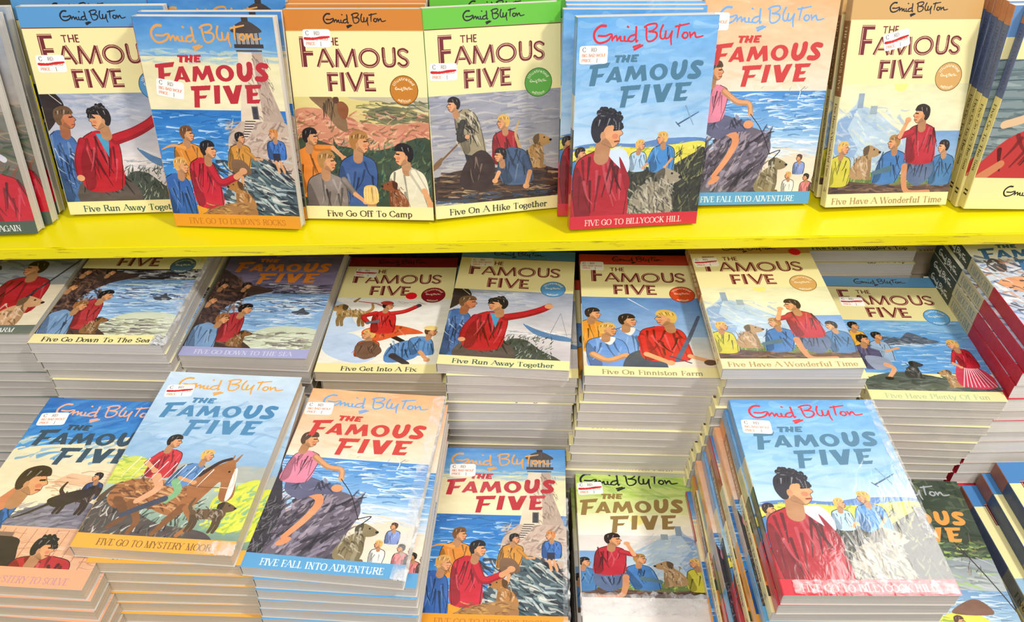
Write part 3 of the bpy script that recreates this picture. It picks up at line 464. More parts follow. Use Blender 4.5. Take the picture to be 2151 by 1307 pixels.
def art_ride(P):
    P.grad(0, 0, 130, 110, (206, 226, 244), (150, 190, 226)); P.dabs((0, 40, 130, 110), [(120, 166, 210), (190, 214, 236), (160, 196, 224)], 110, 24, 3, -.3, .5, .45); P.blob([(-3, 84), (12, 78), (20, 84), (40, 92), (70, 88), (131, 98), (131, 130), (-3, 130)], (150, 186, 218), .7)
    P.grad(0, 128, 130, 186, (190, 206, 190), (120, 150, 130)); P.blob([(-3, 116), (10, 106), (24, 108), (30, 122), (14, 134), (-3, 134)], (206, 214, 90)); P.dabs((0, 106, 28, 134), [(230, 226, 110), (150, 180, 80)], 40, 6, 1.6); P.blob([(96, 150), (108, 134), (131, 126), (131, 170), (108, 176)], (216, 222, 76)); P.dabs((98, 130, 130, 176), [(240, 232, 90), (160, 190, 80), (130, 180, 150)], 90, 7, 1.8, -.8, .6)
    P.blob([(-3, 150), (30, 158), (60, 172), (100, 178), (100, 190), (-3, 190)], (86, 76, 72)); scrub(P, (0, 146, 90, 184), [(40, 36, 38), (130, 120, 104), (230, 226, 216), (70, 84, 80)], 170, 8, 1)
    HB = (166, 108, 62)
    P.line([(2, 152), (8, 140), (14, 134)], 5, (90, 70, 50), 2); P.blob([(8, 150), (14, 134), (34, 128), (56, 130), (72, 128), (84, 134), (82, 154), (66, 164), (40, 156), (20, 160)], HB); P.dabs((12, 130, 82, 160), [(206, 150, 96), (120, 72, 42), (90, 54, 34), (226, 180, 130)], 110, 9, 1.6, .4, .5)
    P.line([(74, 156), (66, 170), (60, 182)], 8, shade(HB, .8), 4); P.line([(78, 156), (88, 170), (80, 182)], 7, HB, 4); P.line([(18, 152), (30, 166), (22, 178)], 8, shade(HB, .7), 4); P.line([(30, 154), (42, 170), (40, 182)], 7, shade(HB, .8), 4)
    P.blob([(70, 132), (82, 116), (92, 108), (100, 104), (104, 112), (112, 140), (106, 148), (100, 144), (96, 128), (88, 142), (80, 154)], HB); P.blob([(104, 116), (107, 116), (110, 140), (106, 146)], (244, 240, 234)); P.line([(98, 106), (99, 99)], 3, HB, 1); P.line([(102, 105), (105, 98)], 3, HB, 1); P.line([(76, 122), (88, 108), (97, 103)], 4, (60, 40, 34), 3); P.oval(100, 117, 1, 1, INK)
    P.line([(97, 134), (108, 132), (104, 114)], .8, (226, 206, 170)); P.line([(97, 134), (78, 134), (62, 130)], .8, (120, 80, 50))
    torso(P, 68, 110, 20, 24, (96, 142, 196), -8, 10); arm(P, [(70, 116), (60, 126), (74, 130)], 6, (96, 142, 196), 1); head(P, 75, 101, 6, BLD, 1); P.line([(58, 130), (64, 140), (58, 150)], 7, (130, 180, 130), 5); P.line([(56, 148), (40, 158), (28, 166)], 6, (70, 76, 92), 5)
    torso(P, 42, 96, 22, 30, (206, 52, 60), -2, 12); arm(P, [(34, 102), (26, 112), (36, 120)], 7, (206, 52, 60), 1); head(P, 40, 87, 7, BLK, 1); P.line([(40, 126), (46, 138), (34, 152)], 8, (226, 166, 124), 5)
    for i in range(9): P.line([(18+i*8.5, 106+i*1.2), (10+i*8.5, 128+i*.8)], .9, (244, 246, 248), .3)
    hound(P, 106, 160, 7, (110, 86, 60), 1, False)

def art_yard(P):
    P.grad(0, 0, 130, 70, (34, 112, 190), (70, 150, 214)); P.dabs((0, 0, 130, 70), [(30, 100, 180), (90, 160, 216)], 80, 24, 4, -.4, .3, .45)
    P.blob([(-3, 76), (20, 60), (60, 54), (100, 44), (131, 40), (131, 190), (-3, 190)], (238, 222, 186)); P.dabs((0, 46, 110, 76), [(120, 176, 214), (214, 216, 196), (60, 140, 206)], 60, 14, 2.4, -.4, .3, .7)
    P.poly([(52, 100), (66, 88), (88, 90), (100, 100)], c=(232, 190, 150)); P.grad(0, 110, 130, 140, (238, 222, 186), (240, 226, 190)); P.dabs((50, 86, 110, 112), [(226, 180, 140), (200, 150, 120)], 30, 14, 1, .1, .2)
    P.blob([(30, 140), (60, 120), (90, 116), (110, 126), (108, 142), (60, 150), (30, 150)], (120, 116, 130)); P.dabs((34, 120, 108, 146), [(90, 88, 104), (150, 146, 156)], 50, 14, 1.8, -.3, .3)
    bust(P, 91, 91, 4.5, BLK, (60, 80, 130), -1, 3.4, 4); hound(P, 92, 112, 7, (66, 46, 40), 1, False); P.blob([(60, 116), (86, 104), (96, 108), (72, 124)], (52, 40, 38)); P.line([(64, 120), (48, 132), (40, 136)], 3, (52, 40, 38), 1)
    P.rect(-2, 144, 132, 190, (226, 176, 140)); P.dabs((0, 146, 130, 184), [(200, 140, 110), (240, 200, 170)], 60, 12, 1, 0, .1); [P.line([(40+i*9, 146), (36+i*9, 184)], .5, (170, 110, 84)) for i in range(10)]
    P.blob([(-3, 152), (50, 154), (60, 164), (60, 190), (-3, 190)], (50, 40, 44)); P.rect(-2, 150, 50, 154, (140, 110, 96))
    torso(P, 86, 170, 46, 26, (186, 44, 52), 0, 10); head(P, 81, 164, 10, BLK, 1); curls(P, 81, 164, 10, BLK)
    torso(P, 18, 118, 40, 34, (46, 110, 180), -8, 12); P.line([(30, 108), (22, 124)], 11, (206, 130, 90), 14); head(P, 37, 99, 14.5, (60, 42, 38), 1)

def art_wood(P):
    P.rect(0, 0, 130, 198, (64, 76, 62)); P.dabs((0, 0, 130, 96), [(44, 54, 46), (90, 104, 80), (56, 70, 60), (110, 120, 80)], 260, 12, 2.4, .6, 1, .7); P.dabs((60, 76, 130, 100), [(150, 180, 90), (190, 206, 110), (90, 120, 80)], 70, 7, 1.8)
    P.grad(0, 94, 130, 128, (140, 150, 156), (170, 178, 178)); P.dabs((0, 94, 130, 128), [(120, 130, 130), (190, 196, 190), (150, 190, 100)], 80, 14, 1.6, .2, .4); sea(P, 128, 170, (110, 150, 190), (170, 200, 220), n=50)
    P.blob([(40, 190), (60, 158), (84, 150), (104, 160), (110, 190)], (216, 220, 80)); P.dabs((46, 156, 106, 184), [(236, 232, 110), (150, 170, 60)], 60, 9, 1.6); P.blob([(72, 152), (92, 138), (104, 140), (108, 152)], (120, 84, 66)); bust(P, 76, 160, 5, BRN, (196, 60, 50), 1, 3.4, 4)
    P.line([(98, 70), (112, 100), (124, 130), (134, 160)], 1.2, (50, 44, 44)); P.line([(108, 92), (100, 82)], .7, (50, 44, 44)); P.dabs((96, 66, 120, 110), [(50, 44, 40), (150, 120, 100)], 24, 8, .6, -1, .6)

def art_moorland(P):
    P.grad(0, 0, 130, 198, (120, 128, 120), (90, 80, 70)); P.grad(0, 0, 130, 80, (150, 164, 186), (150, 140, 130)); P.dabs((0, 80, 130, 140), [(110, 84, 66), (90, 100, 70), (60, 74, 56), (150, 130, 110)], 160, 14, 2.4, .1, .3); P.dabs((0, 130, 130, 184), [(70, 96, 60), (110, 130, 70), (60, 44, 40), (150, 70, 60)], 150, 12, 2, -.6, .6)
    P.line([(60, 90), (96, 108), (118, 124)], 4, (206, 204, 214), 6); torso(P, 106, 138, 44, 54, (196, 24, 44), 4, 14); head(P, 104, 124, 10, BLK, 0)
def art_farm(P):
    P.grad(0, 0, 130, 130, (120, 134, 150), (160, 166, 170)); P.grad(0, 120, 130, 186, (220, 206, 180), (236, 226, 200)); P.dabs((0, 70, 130, 120), [(90, 106, 126), (170, 180, 190)], 60, 20, 3, .2, .4, .6)
    bust(P, 86, 92, 12, DKB, (176, 24, 44), -1, 4, 5); bust(P, 40, 100, 12, DKB, (90, 120, 150), 1, 4, 5); hound(P, 100, 160, 12, (206, 160, 120), 1); P.line([(128, 78), (100, 140)], 2.4, (56, 54, 66))
def art_rapids(P):
    P.grad(0, 0, 130, 62, (244, 240, 208), (238, 236, 224)); P.grad(0, 60, 130, 198, (206, 214, 226), (170, 180, 206)); P.dabs((0, 58, 130, 184), [(120, 140, 180), (240, 242, 246), (90, 104, 140), (70, 70, 90)], 240, 14, 2.4, .3, .8)
    P.blob([(8, 100), (30, 90), (60, 96), (70, 110), (30, 116)], (226, 160, 120)); P.blob([(10, 70), (20, 58), (30, 66), (26, 80), (14, 82)], (92, 88, 92)); P.blob([(60, 140), (100, 130), (110, 170), (70, 176)], (206, 140, 110)); P.dabs((4, 60, 100, 150), [(60, 56, 64), (236, 236, 240), (206, 150, 120)], 120, 10, 2, .5, 1)
def art_slate(P):
    P.grad(0, 0, 130, 198, (120, 140, 146), (146, 158, 156)); [P.line([(-4, 50+i*9), (30, 48+i*9.4), (134, 52+i*9)], 1.1, (76, 92, 98)) for i in range(14)]; P.dabs((0, 44, 130, 164), [(100, 120, 126), (176, 188, 186), (84, 100, 104)], 140, 24, 2.6, 0, .1, .6)
    P.blob([(2, 164), (10, 136), (30, 118), (60, 112), (90, 140), (90, 166)], (190, 56, 56)); folds(P, 44, 112, 80, 50, (190, 56, 56), 14); P.line([(12, 110), (30, 104), (44, 96)], 8, (226, 190, 150), 9); P.line([(6, 164), (22, 150)], 10, (206, 130, 90), 8); P.dabs((60, 150, 130, 164), [(140, 150, 80), (90, 110, 60)], 60, 7, 1.4, -1)

# ------------------------------------------------------------------ spines: strips (from, to, colour) plus lettering
def spine(P, strips, marks=()):
    for a, b, c in strips: P.rect(-SPW, a*CH, 0.02, b*CH, c)
    P.clip = (-SPW, 0, 0, CH); P.grain(-SPW, 0, 0, CH, 8, 1.6, 1); P.clip = None
    for t, y0, y1, cap, c in marks: text_down(P, t, -SPW/2-cap/2, y0, y1, cap, c)
def spine_sig(P, c, y0, y1, k):                               # signature across the spine
    P2 = (y1-y0)/102
    for st in SIG: P.line([(-SPW/2-(b-14)*k, y0+(a-15)*P2) for a, b in st], 1.1, c)

DESIGNS = {}
def design(name, base, fn): DESIGNS[name] = (base, fn)
def cream(name, band, title, art, badge=None, tcol=(58, 66, 52), rule=MAROON, sig=INK, sp=None):
    def fn(P):
        cream_cover(P, band, title, art, badge, tcol, rule, sig)
        spine(P, [(0, .1, band), (.1, .45, sp or shade(band, .62)), (.45, 1, CREAM)], [('THE FAMOUS FIVE', 24, 84, 4.5, CREAM), (title, 96, 168, 4.6, MAROON), ('4', 178, 184, 5, MAROON)])
    design(name, CREAM, fn)
def colour(name, art, sig, tit, band, bt, bcol, x0=15, x1=114, strips=None, marks=(), hand=None, **kw):
    def fn(P):
        colour_cover(P, art, sig, tit, band, bt, bcol, x0, x1, **kw)
        spine(P, strips or [(0, .3, shade(tit, .9)), (.3, .6, (206, 200, 180)), (.6, 1, band or (110, 120, 110))], marks)
        if hand: spine_sig(P, hand, 8, 52, .42)
    design(name, band or (150, 150, 140), fn)

cream('cove', (86, 150, 204), 'Five Run Away Together', art_cove, tcol=(60, 92, 84))
cream('camp', (204, 128, 50), 'Five Go Off To Camp', art_camp, (196, 124, 40), (84, 62, 48), (214, 150, 80))
cream('raft', (104, 192, 62), 'Five On A Hike Together', art_raft, (92, 172, 62))
cream('castle', (206, 164, 104), 'Five Have A Wonderful Time', art_castle, (212, 164, 96), (168, 138, 90), (206, 164, 104), sp=(150, 104, 60))
cream('cliff', (96, 112, 124), 'Five Go Down To The Sea', art_shore_cream, (80, 108, 132), (64, 62, 52))
cream('snow', (136, 28, 40), 'Five Get Into A Fix', art_snow, (146, 24, 38), (84, 84, 70))
cream('farmyard', (206, 62, 44), 'Five On Finniston Farm', art_hill, (216, 74, 36), (150, 140, 104))
cream('bay', (98, 162, 214), 'Five Have Plenty Of Fun', art_bay, (98, 166, 222), (176, 196, 150))
cream('smuggler', (150, 128, 96), "Five Go To Smuggler's Top", lambda P: P.rect(0, 70, 130, 190, (120, 110, 90)))
colour('lighthouse', art_lighthouse, (222, 158, 84), (186, 44, 56), (226, 152, 40), "FIVE GO TO DEMON'S ROCKS", (190, 116, 30), 16, 115)
colour('glider', art_glider, (212, 44, 62), (74, 122, 152), (204, 40, 56), 'FIVE GO TO BILLYCOCK HILL', (244, 206, 200), strips=[(0, .34, (88, 146, 196)), (.34, .5, (206, 196, 160)), (.5, .72, (60, 66, 60)), (.72, 1, (196, 40, 52))])
colour('boulder', art_rock, (120, 170, 222), (204, 62, 60), (92, 160, 208), 'FIVE FALL INTO ADVENTURE', (226, 236, 238), strips=[(0, .4, (238, 170, 120)), (.4, .7, (180, 160, 150)), (.7, 1, (92, 160, 208))])
colour('wreck', art_shore, (150, 140, 170), (220, 128, 48), (166, 168, 212), 'FIVE GO DOWN TO THE SEA', (206, 208, 232), strips=[(0, 1, (70, 62, 72))])
colour('pony', art_ride, (230, 168, 84), (74, 136, 182), (240, 172, 66), 'FIVE GO TO MYSTERY MOOR', (132, 94, 48), 20, 112, strips=[(0, .6, (180, 206, 226)), (.6, 1, (232, 170, 80))])
colour('yard', art_yard, (240, 176, 150), (52, 78, 96), (240, 168, 128), 'FIVE HAVE A MYSTERY TO SOLVE', (190, 140, 150), 13, 116, top=181)
def art_lookout(P):
    art_castle(P, True, True); r = np.arange(P.h)/P.px; q = np.where(r > 76, (r-76)/.79+88, r*88/76)
    P.a = P.a[np.clip((q*P.px).astype(int), 0, P.h-1)].copy(); k = int(9*P.px); o = int(SPW*P.px); P.a[:, o:P.w-k] = P.a[:, o+k:].copy()
    P.rect(0, 153, 130, 198, (232, 224, 218))
colour('lookout', art_lookout, (28, 34, 34), (150, 122, 70), (226, 220, 214), '', INK, tdx=-9, tdy=3, tk=.98, sdx=-10)
colour('wood', art_wood, (170, 174, 180), (240, 160, 80), None, '', INK, tdx=2)
colour('moorland', art_moorland, (200, 200, 210), (200, 190, 150), (72, 88, 76), 'FIVE ON KIRRIN ISLAND AGAIN', (226, 230, 226), 12, 115)
colour('barn', art_farm, (200, 200, 210), (200, 190, 150), (98, 110, 106), 'FIVE ON FINNISTON FARM', (230, 236, 236), 18, 112)
colour('rapids', art_rapids, (120, 120, 130), (70, 116, 166), (190, 40, 56), '', INK, strips=[(0, .29, (58, 68, 60)), (.29, .54, (196, 186, 150)), (.54, 1, (184, 44, 62))], marks=[('FAMOUS FIVE', 62, 104, 7.5, (96, 120, 134))], hand=(226, 228, 224))
def _slate(P):
    P.clip = (0, 0, CW, CH); art_slate(P); P.clip = None
    P.rect(0, 0, CW, 28, (104, 148, 200)); P.rect(0, 28, CW, 48, CREAM); P.rect(0, 164.5, CW, CH, CREAM); signature(P, INK, 25, 168, .72)
    spine(P, [(0, .09, (196, 130, 86)), (.09, .43, (92, 104, 138)), (.43, 1, (226, 210, 132))], [('THE FAMOUS FIVE', 22, 80, 5, (70, 80, 116)), ('Five Go To The Sea', 92, 160, 5.5, (96, 84, 44)), ('11', 178, 186, 6.5, INK)])
design('slate', CREAM, _slate)
def _pack(P):
    P.rect(0, 0, CW, 27, (74, 132, 192)); P.rect(0, 27, CW, 110, CREAM); P.rect(0, 110, CW, CH, (150, 186, 214)); P.rect(70, 30, 130, 198, (220, 70, 60))
    neu_title(P, MAROON, (245, 205, 165))
    spine(P, [(0, .13, (150, 96, 76)), (.13, .5, (70, 84, 112)), (.5, .66, (120, 120, 110)), (.66, 1, (186, 170, 110))], [('Five Go To The', 120, 190, 6, (70, 62, 40))])
design('pack', CREAM, _pack)

# ------------------------------------------------------------------ materials
def nodes(name):
    m = bpy.data.materials.new(name); m.use_nodes = True
    nt = m.node_tree; return m, nt, nt.nodes['Principled BSDF']
def N(nt, kind, **kw):
    n = nt.nodes.new('ShaderNode'+kind)
    for k, v in kw.items():
        if k in n.inputs: n.inputs[k].default_value = v
        else: setattr(n, k, v)
    return n
def lin(c):
    return tuple(((v/255)/12.92 if v/255 <= .04045 else ((v/255+.055)/1.055)**2.4) for v in c)+(1,)

def film_bump(nt, b, scale=1.0, strength=.22):
    """crinkled shrink film over a surface: bent highlights in a clear coat"""
    tc = N(nt, 'TexCoord'); mp = N(nt, 'Mapping'); mp.inputs['Scale'].default_value = (15*scale, 6*scale, 15*scale)
    n = N(nt, 'TexNoise', Scale=6.0, Detail=3.0, Distortion=1.2); bp = N(nt, 'Bump', Strength=strength, Distance=.0012)
    nt.links.new(tc.outputs['Object'], mp.inputs[0]); nt.links.new(mp.outputs[0], n.inputs['Vector'])
    nt.links.new(n.outputs['Fac'], bp.inputs['Height']); nt.links.new(bp.outputs[0], b.inputs['Coat Normal'])
    b.inputs['Coat Weight'].default_value = .85; b.inputs['Coat Roughness'].default_value = .1

PRINTED = {}
def cover_material(design, wrapped):
    k = (design, wrapped)
    if k not in PRINTED:
        m, nt, b = nodes('printed_cover')
        im = N(nt, 'TexImage'); im.image = art_image(design); im.interpolation = 'Linear'; im.extension = 'EXTEND'
        nt.links.new(im.outputs[0], b.inputs['Base Color']); b.inputs['Roughness'].default_value = .38; b.inputs['Specular IOR Level'].default_value = .4
        if wrapped: film_bump(nt, b)
        PRINTED[k] = m
    return PRINTED[k]
ART = {}
def art_image(design):
    if design not in ART:
        base, fn = DESIGNS[design]; P = Print(base, seed=sum(map(ord, design))); fn(P); ART[design] = P.image('cover_print_'+design)
    return ART[design]

def paper_material(wrapped, tone):
    m, nt, b = nodes('page_edges')
    tc = N(nt, 'TexCoord'); mp = N(nt, 'Mapping'); mp.inputs['Scale'].default_value = (6, 6, 2600)
    n = N(nt, 'TexNoise', Scale=1.0, Detail=2.0); n2 = N(nt, 'TexNoise', Scale=60.0, Detail=3.0)
    r = N(nt, 'ValToRGB'); r.color_ramp.elements[0].position = .3; r.color_ramp.elements[1].position = .7
    r.color_ramp.elements[0].color = lin(shade(tone, .86)); r.color_ramp.elements[1].color = lin(tone)
    mx = N(nt, 'MixRGB', blend_type='MULTIPLY', Fac=.12)
    nt.links.new(tc.outputs['Object'], mp.inputs[0]); nt.links.new(mp.outputs[0], n.inputs['Vector']); nt.links.new(tc.outputs['Object'], n2.inputs['Vector'])
    nt.links.new(n.outputs['Fac'], r.inputs[0]); nt.links.new(r.outputs[0], mx.inputs[1]); nt.links.new(n2.outputs['Fac'], mx.inputs[2]); nt.links.new(mx.outputs[0], b.inputs['Base Color'])
    b.inputs['Roughness'].default_value = .75
    if wrapped: film_bump(nt, b, 1.6)
    return m
PAPER = {(w, t): paper_material(w, c) for w in (0, 1) for t, c in (('grey', (221, 214, 206)), ('tan', (222, 202, 174)), ('white', (246, 242, 236)))}

# ------------------------------------------------------------------ books
def mesh_from(bm, name, mat, sm=False):
    bmesh.ops.recalc_face_normals(bm, faces=bm.faces)
    me = bpy.data.meshes.new(name); bm.to_mesh(me); bm.free(); me.materials.append(mat)
    if sm: me.shade_smooth()
    return me
def link(name, data, parent=None, loc=(0, 0, 0), rot=(0, 0, 0)):
    o = bpy.data.objects.new(name, data); COL.objects.link(o); o.parent = parent; o.location = loc; o.rotation_euler = rot
    return o

CARD, _n, _b = nodes('cover_card'); _b.inputs['Base Color'].default_value = lin((202, 196, 186)); _b.inputs['Roughness'].default_value = .7
BW, BH = .128, .198
MESHES = {}
def cover_mesh(design, t, wrapped, curl):
    """back board, rounded spine and front board in one folded sheet, printed front and spine"""
    k = ('cover', design, round(t, 4), wrapped, curl)
    if k in MESHES: return MESHES[k]
    h = BW/2; th = .0003; r = .0011; nx = 10
    prof = [(h, 0, 0), (-h+r, 0, 0)]                          # x, z, print x in mm
    for i in range(1, 4): a = math.pi/2*i/4; prof.append((-h+r-r*math.sin(a), r-r*math.cos(a), -14))
    prof += [(-h, r, -13.4), (-h, t-r, -.6)]
    for i in range(1, 4): a = math.pi/2*i/4; prof.append((-h+r-r*math.cos(a), t-r+r*math.sin(a), -.4+.3*i/4))
    for i in range(nx+1): f = i/nx; prof.append((-h+r+(BW-r)*f, t+curl*f**3, (r*1000)*(1-f)+130*f))
    prof[0] = (h, 0, -14); prof[1] = (-h+r, 0, -14)
    p = np.array([q[:2] for q in prof]); d = np.gradient(p, axis=0); nrm = np.stack([-d[:, 1], d[:, 0]], 1); nrm /= np.hypot(nrm[:, 0], nrm[:, 1])[:, None]
    inn = p-nrm*0; c = np.array([0.0, t/2])
    for i in range(len(p)):
        s = nrm[i] if (nrm[i]@(c-p[i])) > 0 else -nrm[i]
        if i in (0, 1): s = np.array([0, 1.0])
        if i >= len(p)-nx-1: s = np.array([0, -1.0])
        inn[i] = p[i]+s*th
    bm = bmesh.new(); uv = bm.loops.layers.uv.new()
    rows = []
    for arr in (p, inn):
        rows.append([[bm.verts.new((x, y, z)) for (x, z) in arr] for y in (0, BH)])
    O, I = rows
    def quad(vs, us, m=0):
        f = bm.faces.new(vs); f.material_index = m
        for lp, u in zip(f.loops, us): lp[uv].uv = u
    U = [(q[2]+14)/144 for q in prof]; n = len(prof)
    for i in range(n-1):
        quad([O[0][i], O[0][i+1], O[1][i+1], O[1][i]], [(U[i], 0), (U[i+1], 0), (U[i+1], 1), (U[i], 1)])
        quad([I[0][i], I[1][i], I[1][i+1], I[0][i+1]], [(.5, .002)]*4, 1)
        for j, v in ((0, .004), (1, .996)): quad([O[j][i], I[j][i], I[j][i+1], O[j][i+1]], [(U[i], v), (U[i], v), (U[i+1], v), (U[i+1], v)], 1)
    for i in (0, n-1): quad([O[0][i], O[1][i], I[1][i], I[0][i]], [(U[i], 0), (U[i], 1), (U[i], 1), (U[i], 0)], 1)
    me = mesh_from(bm, 'cover', cover_material(design, wrapped)); me.materials.append(CARD); MESHES[k] = me; return me
def block_mesh(t, wrapped, tone):
    k = ('block', round(t, 4), wrapped, tone)
    if k in MESHES: return MESHES[k]
    bm = bmesh.new(); g = .00055; x0, x1 = -BW/2+.0009, BW/2-.0012; n = 6
    A = []
    for y in (.0008, BH-.0008):
        A.append([[bm.verts.new((x0+(x1-x0)*i/n, y, z)) for i in range(n+1)] for z in (g, t-g)])
    a, b = A
    for i in range(n):
        for q in ([a[0][i], a[0][i+1], a[1][i+1], a[1][i]], [b[0][i], b[1][i], b[1][i+1], b[0][i+1]], [a[0][i], b[0][i], b[0][i+1], a[0][i+1]], [a[1][i], a[1][i+1], b[1][i+1], b[1][i]]): bm.faces.new(q)
    for i in (0, n): bm.faces.new([a[0][i], a[1][i], b[1][i], b[0][i]])
    MESHES[k] = mesh_from(bm, 'page_block', PAPER[(wrapped, tone)]); return MESHES[k]

def sticker_print(red, seed):
    P = Print((250, 248, 244), 27, 17, 0, 14, seed)
    text_line(P, 'C', 3, 6, 5.6, 4.2, (40, 40, 44), serif=False); text_line(P, 'RD', 11, 16.4, 5.4, 3.4, (120, 104, 90), serif=False)
    o = (226, 116, 50)
    text_line(P, 'BIG BAD WOLF', 2.4, 25, 10.2, 2.6, o, serif=False, thick=2.2, thin=1.4); text_line(P, 'PRICE :', 2.4, 13, 14.8, 2.6, o, serif=False, thick=2.2, thin=1.4)
    P.line([(17, 11.8), (17, 15.6)], .5, (30, 30, 34))
    if red: P.line([(2, 8.6), (10, 9), (18, 7.6), (25.5, 7.2)], 2.6, (196, 26, 34), 1.7); P.line([(4, 9.4), (16, 8.8), (24, 8)], 1.6, (206, 40, 40), 1)
    return P.image('sticker_print')
STICK = {}
def sticker_mesh(red):
    if red not in STICK:
        m, nt, b = nodes('sticker_paper'); im = N(nt, 'TexImage'); im.image = sticker_print(red, 5); nt.links.new(im.outputs[0], b.inputs['Base Color']); b.inputs['Roughness'].default_value = .5
        bm = bmesh.new(); uv = bm.loops.layers.uv.new(); w, h = .0255, .0158; pts = []
        for i in range(24):                                    # gun-label outline with notched corners
            a = 2*math.pi*i/24; x = math.copysign(min(abs(math.cos(a))**.22, 1), math.cos(a)); y = math.copysign(abs(math.sin(a))**.22, math.sin(a)); pts.append((x*w/2, y*h/2))
        top = bm.faces.new([bm.verts.new((x, y, .00012)) for x, y in pts])
        r = bmesh.ops.extrude_face_region(bm, geom=[top]); bmesh.ops.translate(bm, verts=[v for v in r['geom'] if isinstance(v, bmesh.types.BMVert)], vec=(0, 0, -.0001))
        for f in bm.faces:
            for lp in f.loops: lp[uv].uv = (lp.vert.co.x/w+.5, lp.vert.co.y/h+.5)
        STICK[red] = mesh_from(bm, 'price_sticker', m)
    return STICK[red]
m_dot, _n, _b = nodes('red_sticker'); _b.inputs['Base Color'].default_value = lin((236, 22, 40)); _b.inputs['Roughness'].default_value = .4
def dot_mesh():
    bm = bmesh.new(); bmesh.ops.create_cone(bm, cap_ends=True, segments=32, radius1=.0062, radius2=.0060, depth=.00015)
    return mesh_from(bm, 'red_dot', m_dot)
DOT = dot_mesh()

def book(label, group, design, t=.012, wrapped=0, tone='grey', curl=0.0, stickers=(), dots=()):
    """stickers: (x mm, y mm from the top, tilt degrees, red line)"""
    e = link('paperback_book', None); e.empty_display_size = .02
    e['label'] = label; e['category'] = 'book'; e['group'] = group
    c = link('cover', cover_mesh(design, t, wrapped, curl), e)
    link('page_block', block_mesh(t, wrapped, tone), e)
    zc = lambda x: t+curl*max(0, (x/130))**3+.00003
    for x, y, a, red in stickers: link('price_sticker', sticker_mesh(red), e, ((x-65)/1000, (198-y)/1000, zc(x+9)), (0, 0, math.radians(a)))
    for x, y in dots: link('red_dot', DOT, e, ((x-65)/1000, (198-y)/1000, zc(x+6)+.0001))
    return e
def film_material():
    m, nt, b = nodes('clear_film'); b.inputs['Base Color'].default_value = (.9, .92, .94, 1); b.inputs['Roughness'].default_value = .12; b.inputs['Specular IOR Level'].default_value = .8
    tc = N(nt, 'TexCoord'); n = N(nt, 'TexNoise', Scale=70.0, Detail=4.0, Distortion=1.5); r = N(nt, 'ValToRGB')
    r.color_ramp.elements[0].position = .42; r.color_ramp.elements[0].color = (.10, .10, .10, 1); r.color_ramp.elements[1].position = .75; r.color_ramp.elements[1].color = (.7, .7, .7, 1)
    nt.links.new(tc.outputs['Object'], n.inputs['Vector']); nt.links.new(n.outputs['Fac'], r.inputs[0]); nt.links.new(r.outputs[0], b.inputs['Alpha'])
    return m
FILM = film_material()
def film(e, x0, x1, y0, y1, z, amp, seed, drop=0.0, nx=8, ny=46):
    """loose crumpled edge of a shrink wrap; millimetres on the cover, drop = how far its outer side hangs down"""
    q = random.Random(seed); bm = bmesh.new(); V = []
    for j in range(ny+1):
        row = []
        for i in range(nx+1):
            u, v = i/nx, j/ny; w = q.uniform(0, 1)**1.5
            row.append(bm.verts.new(((x0+(x1-x0)*u-65+q.uniform(-.5, .5))/1000, (198-(y0+(y1-y0)*v)+q.uniform(-.6, .6))/1000, z+amp*w*(.3+.7*math.sin(math.pi*u))-drop*u*u)))
        V.append(row)
    for j in range(ny):
        for i in range(nx): bm.faces.new([V[j][i], V[j][i+1], V[j+1][i+1], V[j+1][i]])
    link('shrink_wrap', mesh_from(bm, 'shrink_wrap', FILM, True), e)
def lay(e, x, y, ztop, yaw, t):                                # flat: x, y is the middle of the foot edge, ztop its front cover
    e.location = (x, y, EYE+ztop-t); e.rotation_euler = (0, 0, yaw)
def stand(e, x, y, z, yaw, lean, roll, t):                     # upright: leaning back by lean, front cover towards the viewer
    from mathutils import Matrix
    M = Matrix.Translation((x, y, EYE+z)) @ Matrix.Rotation(yaw, 4, 'Z') @ Matrix.Rotation(math.pi/2-lean, 4, 'X') @ Matrix.Rotation(roll, 4, 'Z') @ Matrix.Translation((0, 0, -t))
    e.matrix_world = M
ORD = 'zero first second third fourth fifth sixth seventh eighth ninth tenth eleventh twelfth thirteenth fourteenth fifteenth sixteenth seventeenth eighteenth nineteenth twentieth twenty-first twenty-second twenty-third twenty-fourth'.split()

# ------------------------------------------------------------------ the setting: floor, table, yellow rack
def box_bm(bm, x0, x1, y0, y1, z0, z1, bev=0):
    vs = [bm.verts.new((x, y, z)) for z in (z0, z1) for y in (y0, y1) for x in (x0, x1)]
    fs = [bm.faces.new([vs[i] for i in q]) for q in ((0, 1, 3, 2), (4, 6, 7, 5), (0, 4, 5, 1), (1, 5, 7, 3), (3, 7, 6, 2), (2, 6, 4, 0))]
    if bev: bmesh.ops.bevel(bm, geom=list({e for f in fs for e in f.edges}), offset=bev, segments=2, affect='EDGES')
    return bm
def plain(name, c, rough=.5, noise=.0):
    m, nt, b = nodes(name); b.inputs['Roughness'].default_value = rough
    n = N(nt, 'TexNoise', Scale=14.0, Detail=5.0); r = N(nt, 'ValToRGB'); r.color_ramp.elements[0].color = lin(shade(c, 1-noise)); r.color_ramp.elements[1].color = lin(c)
    tc = N(nt, 'TexCoord'); nt.links.new(tc.outputs['Object'], n.inputs['Vector']); nt.links.new(n.outputs['Fac'], r.inputs[0]); nt.links.new(r.outputs[0], b.inputs['Base Color'])
    return m
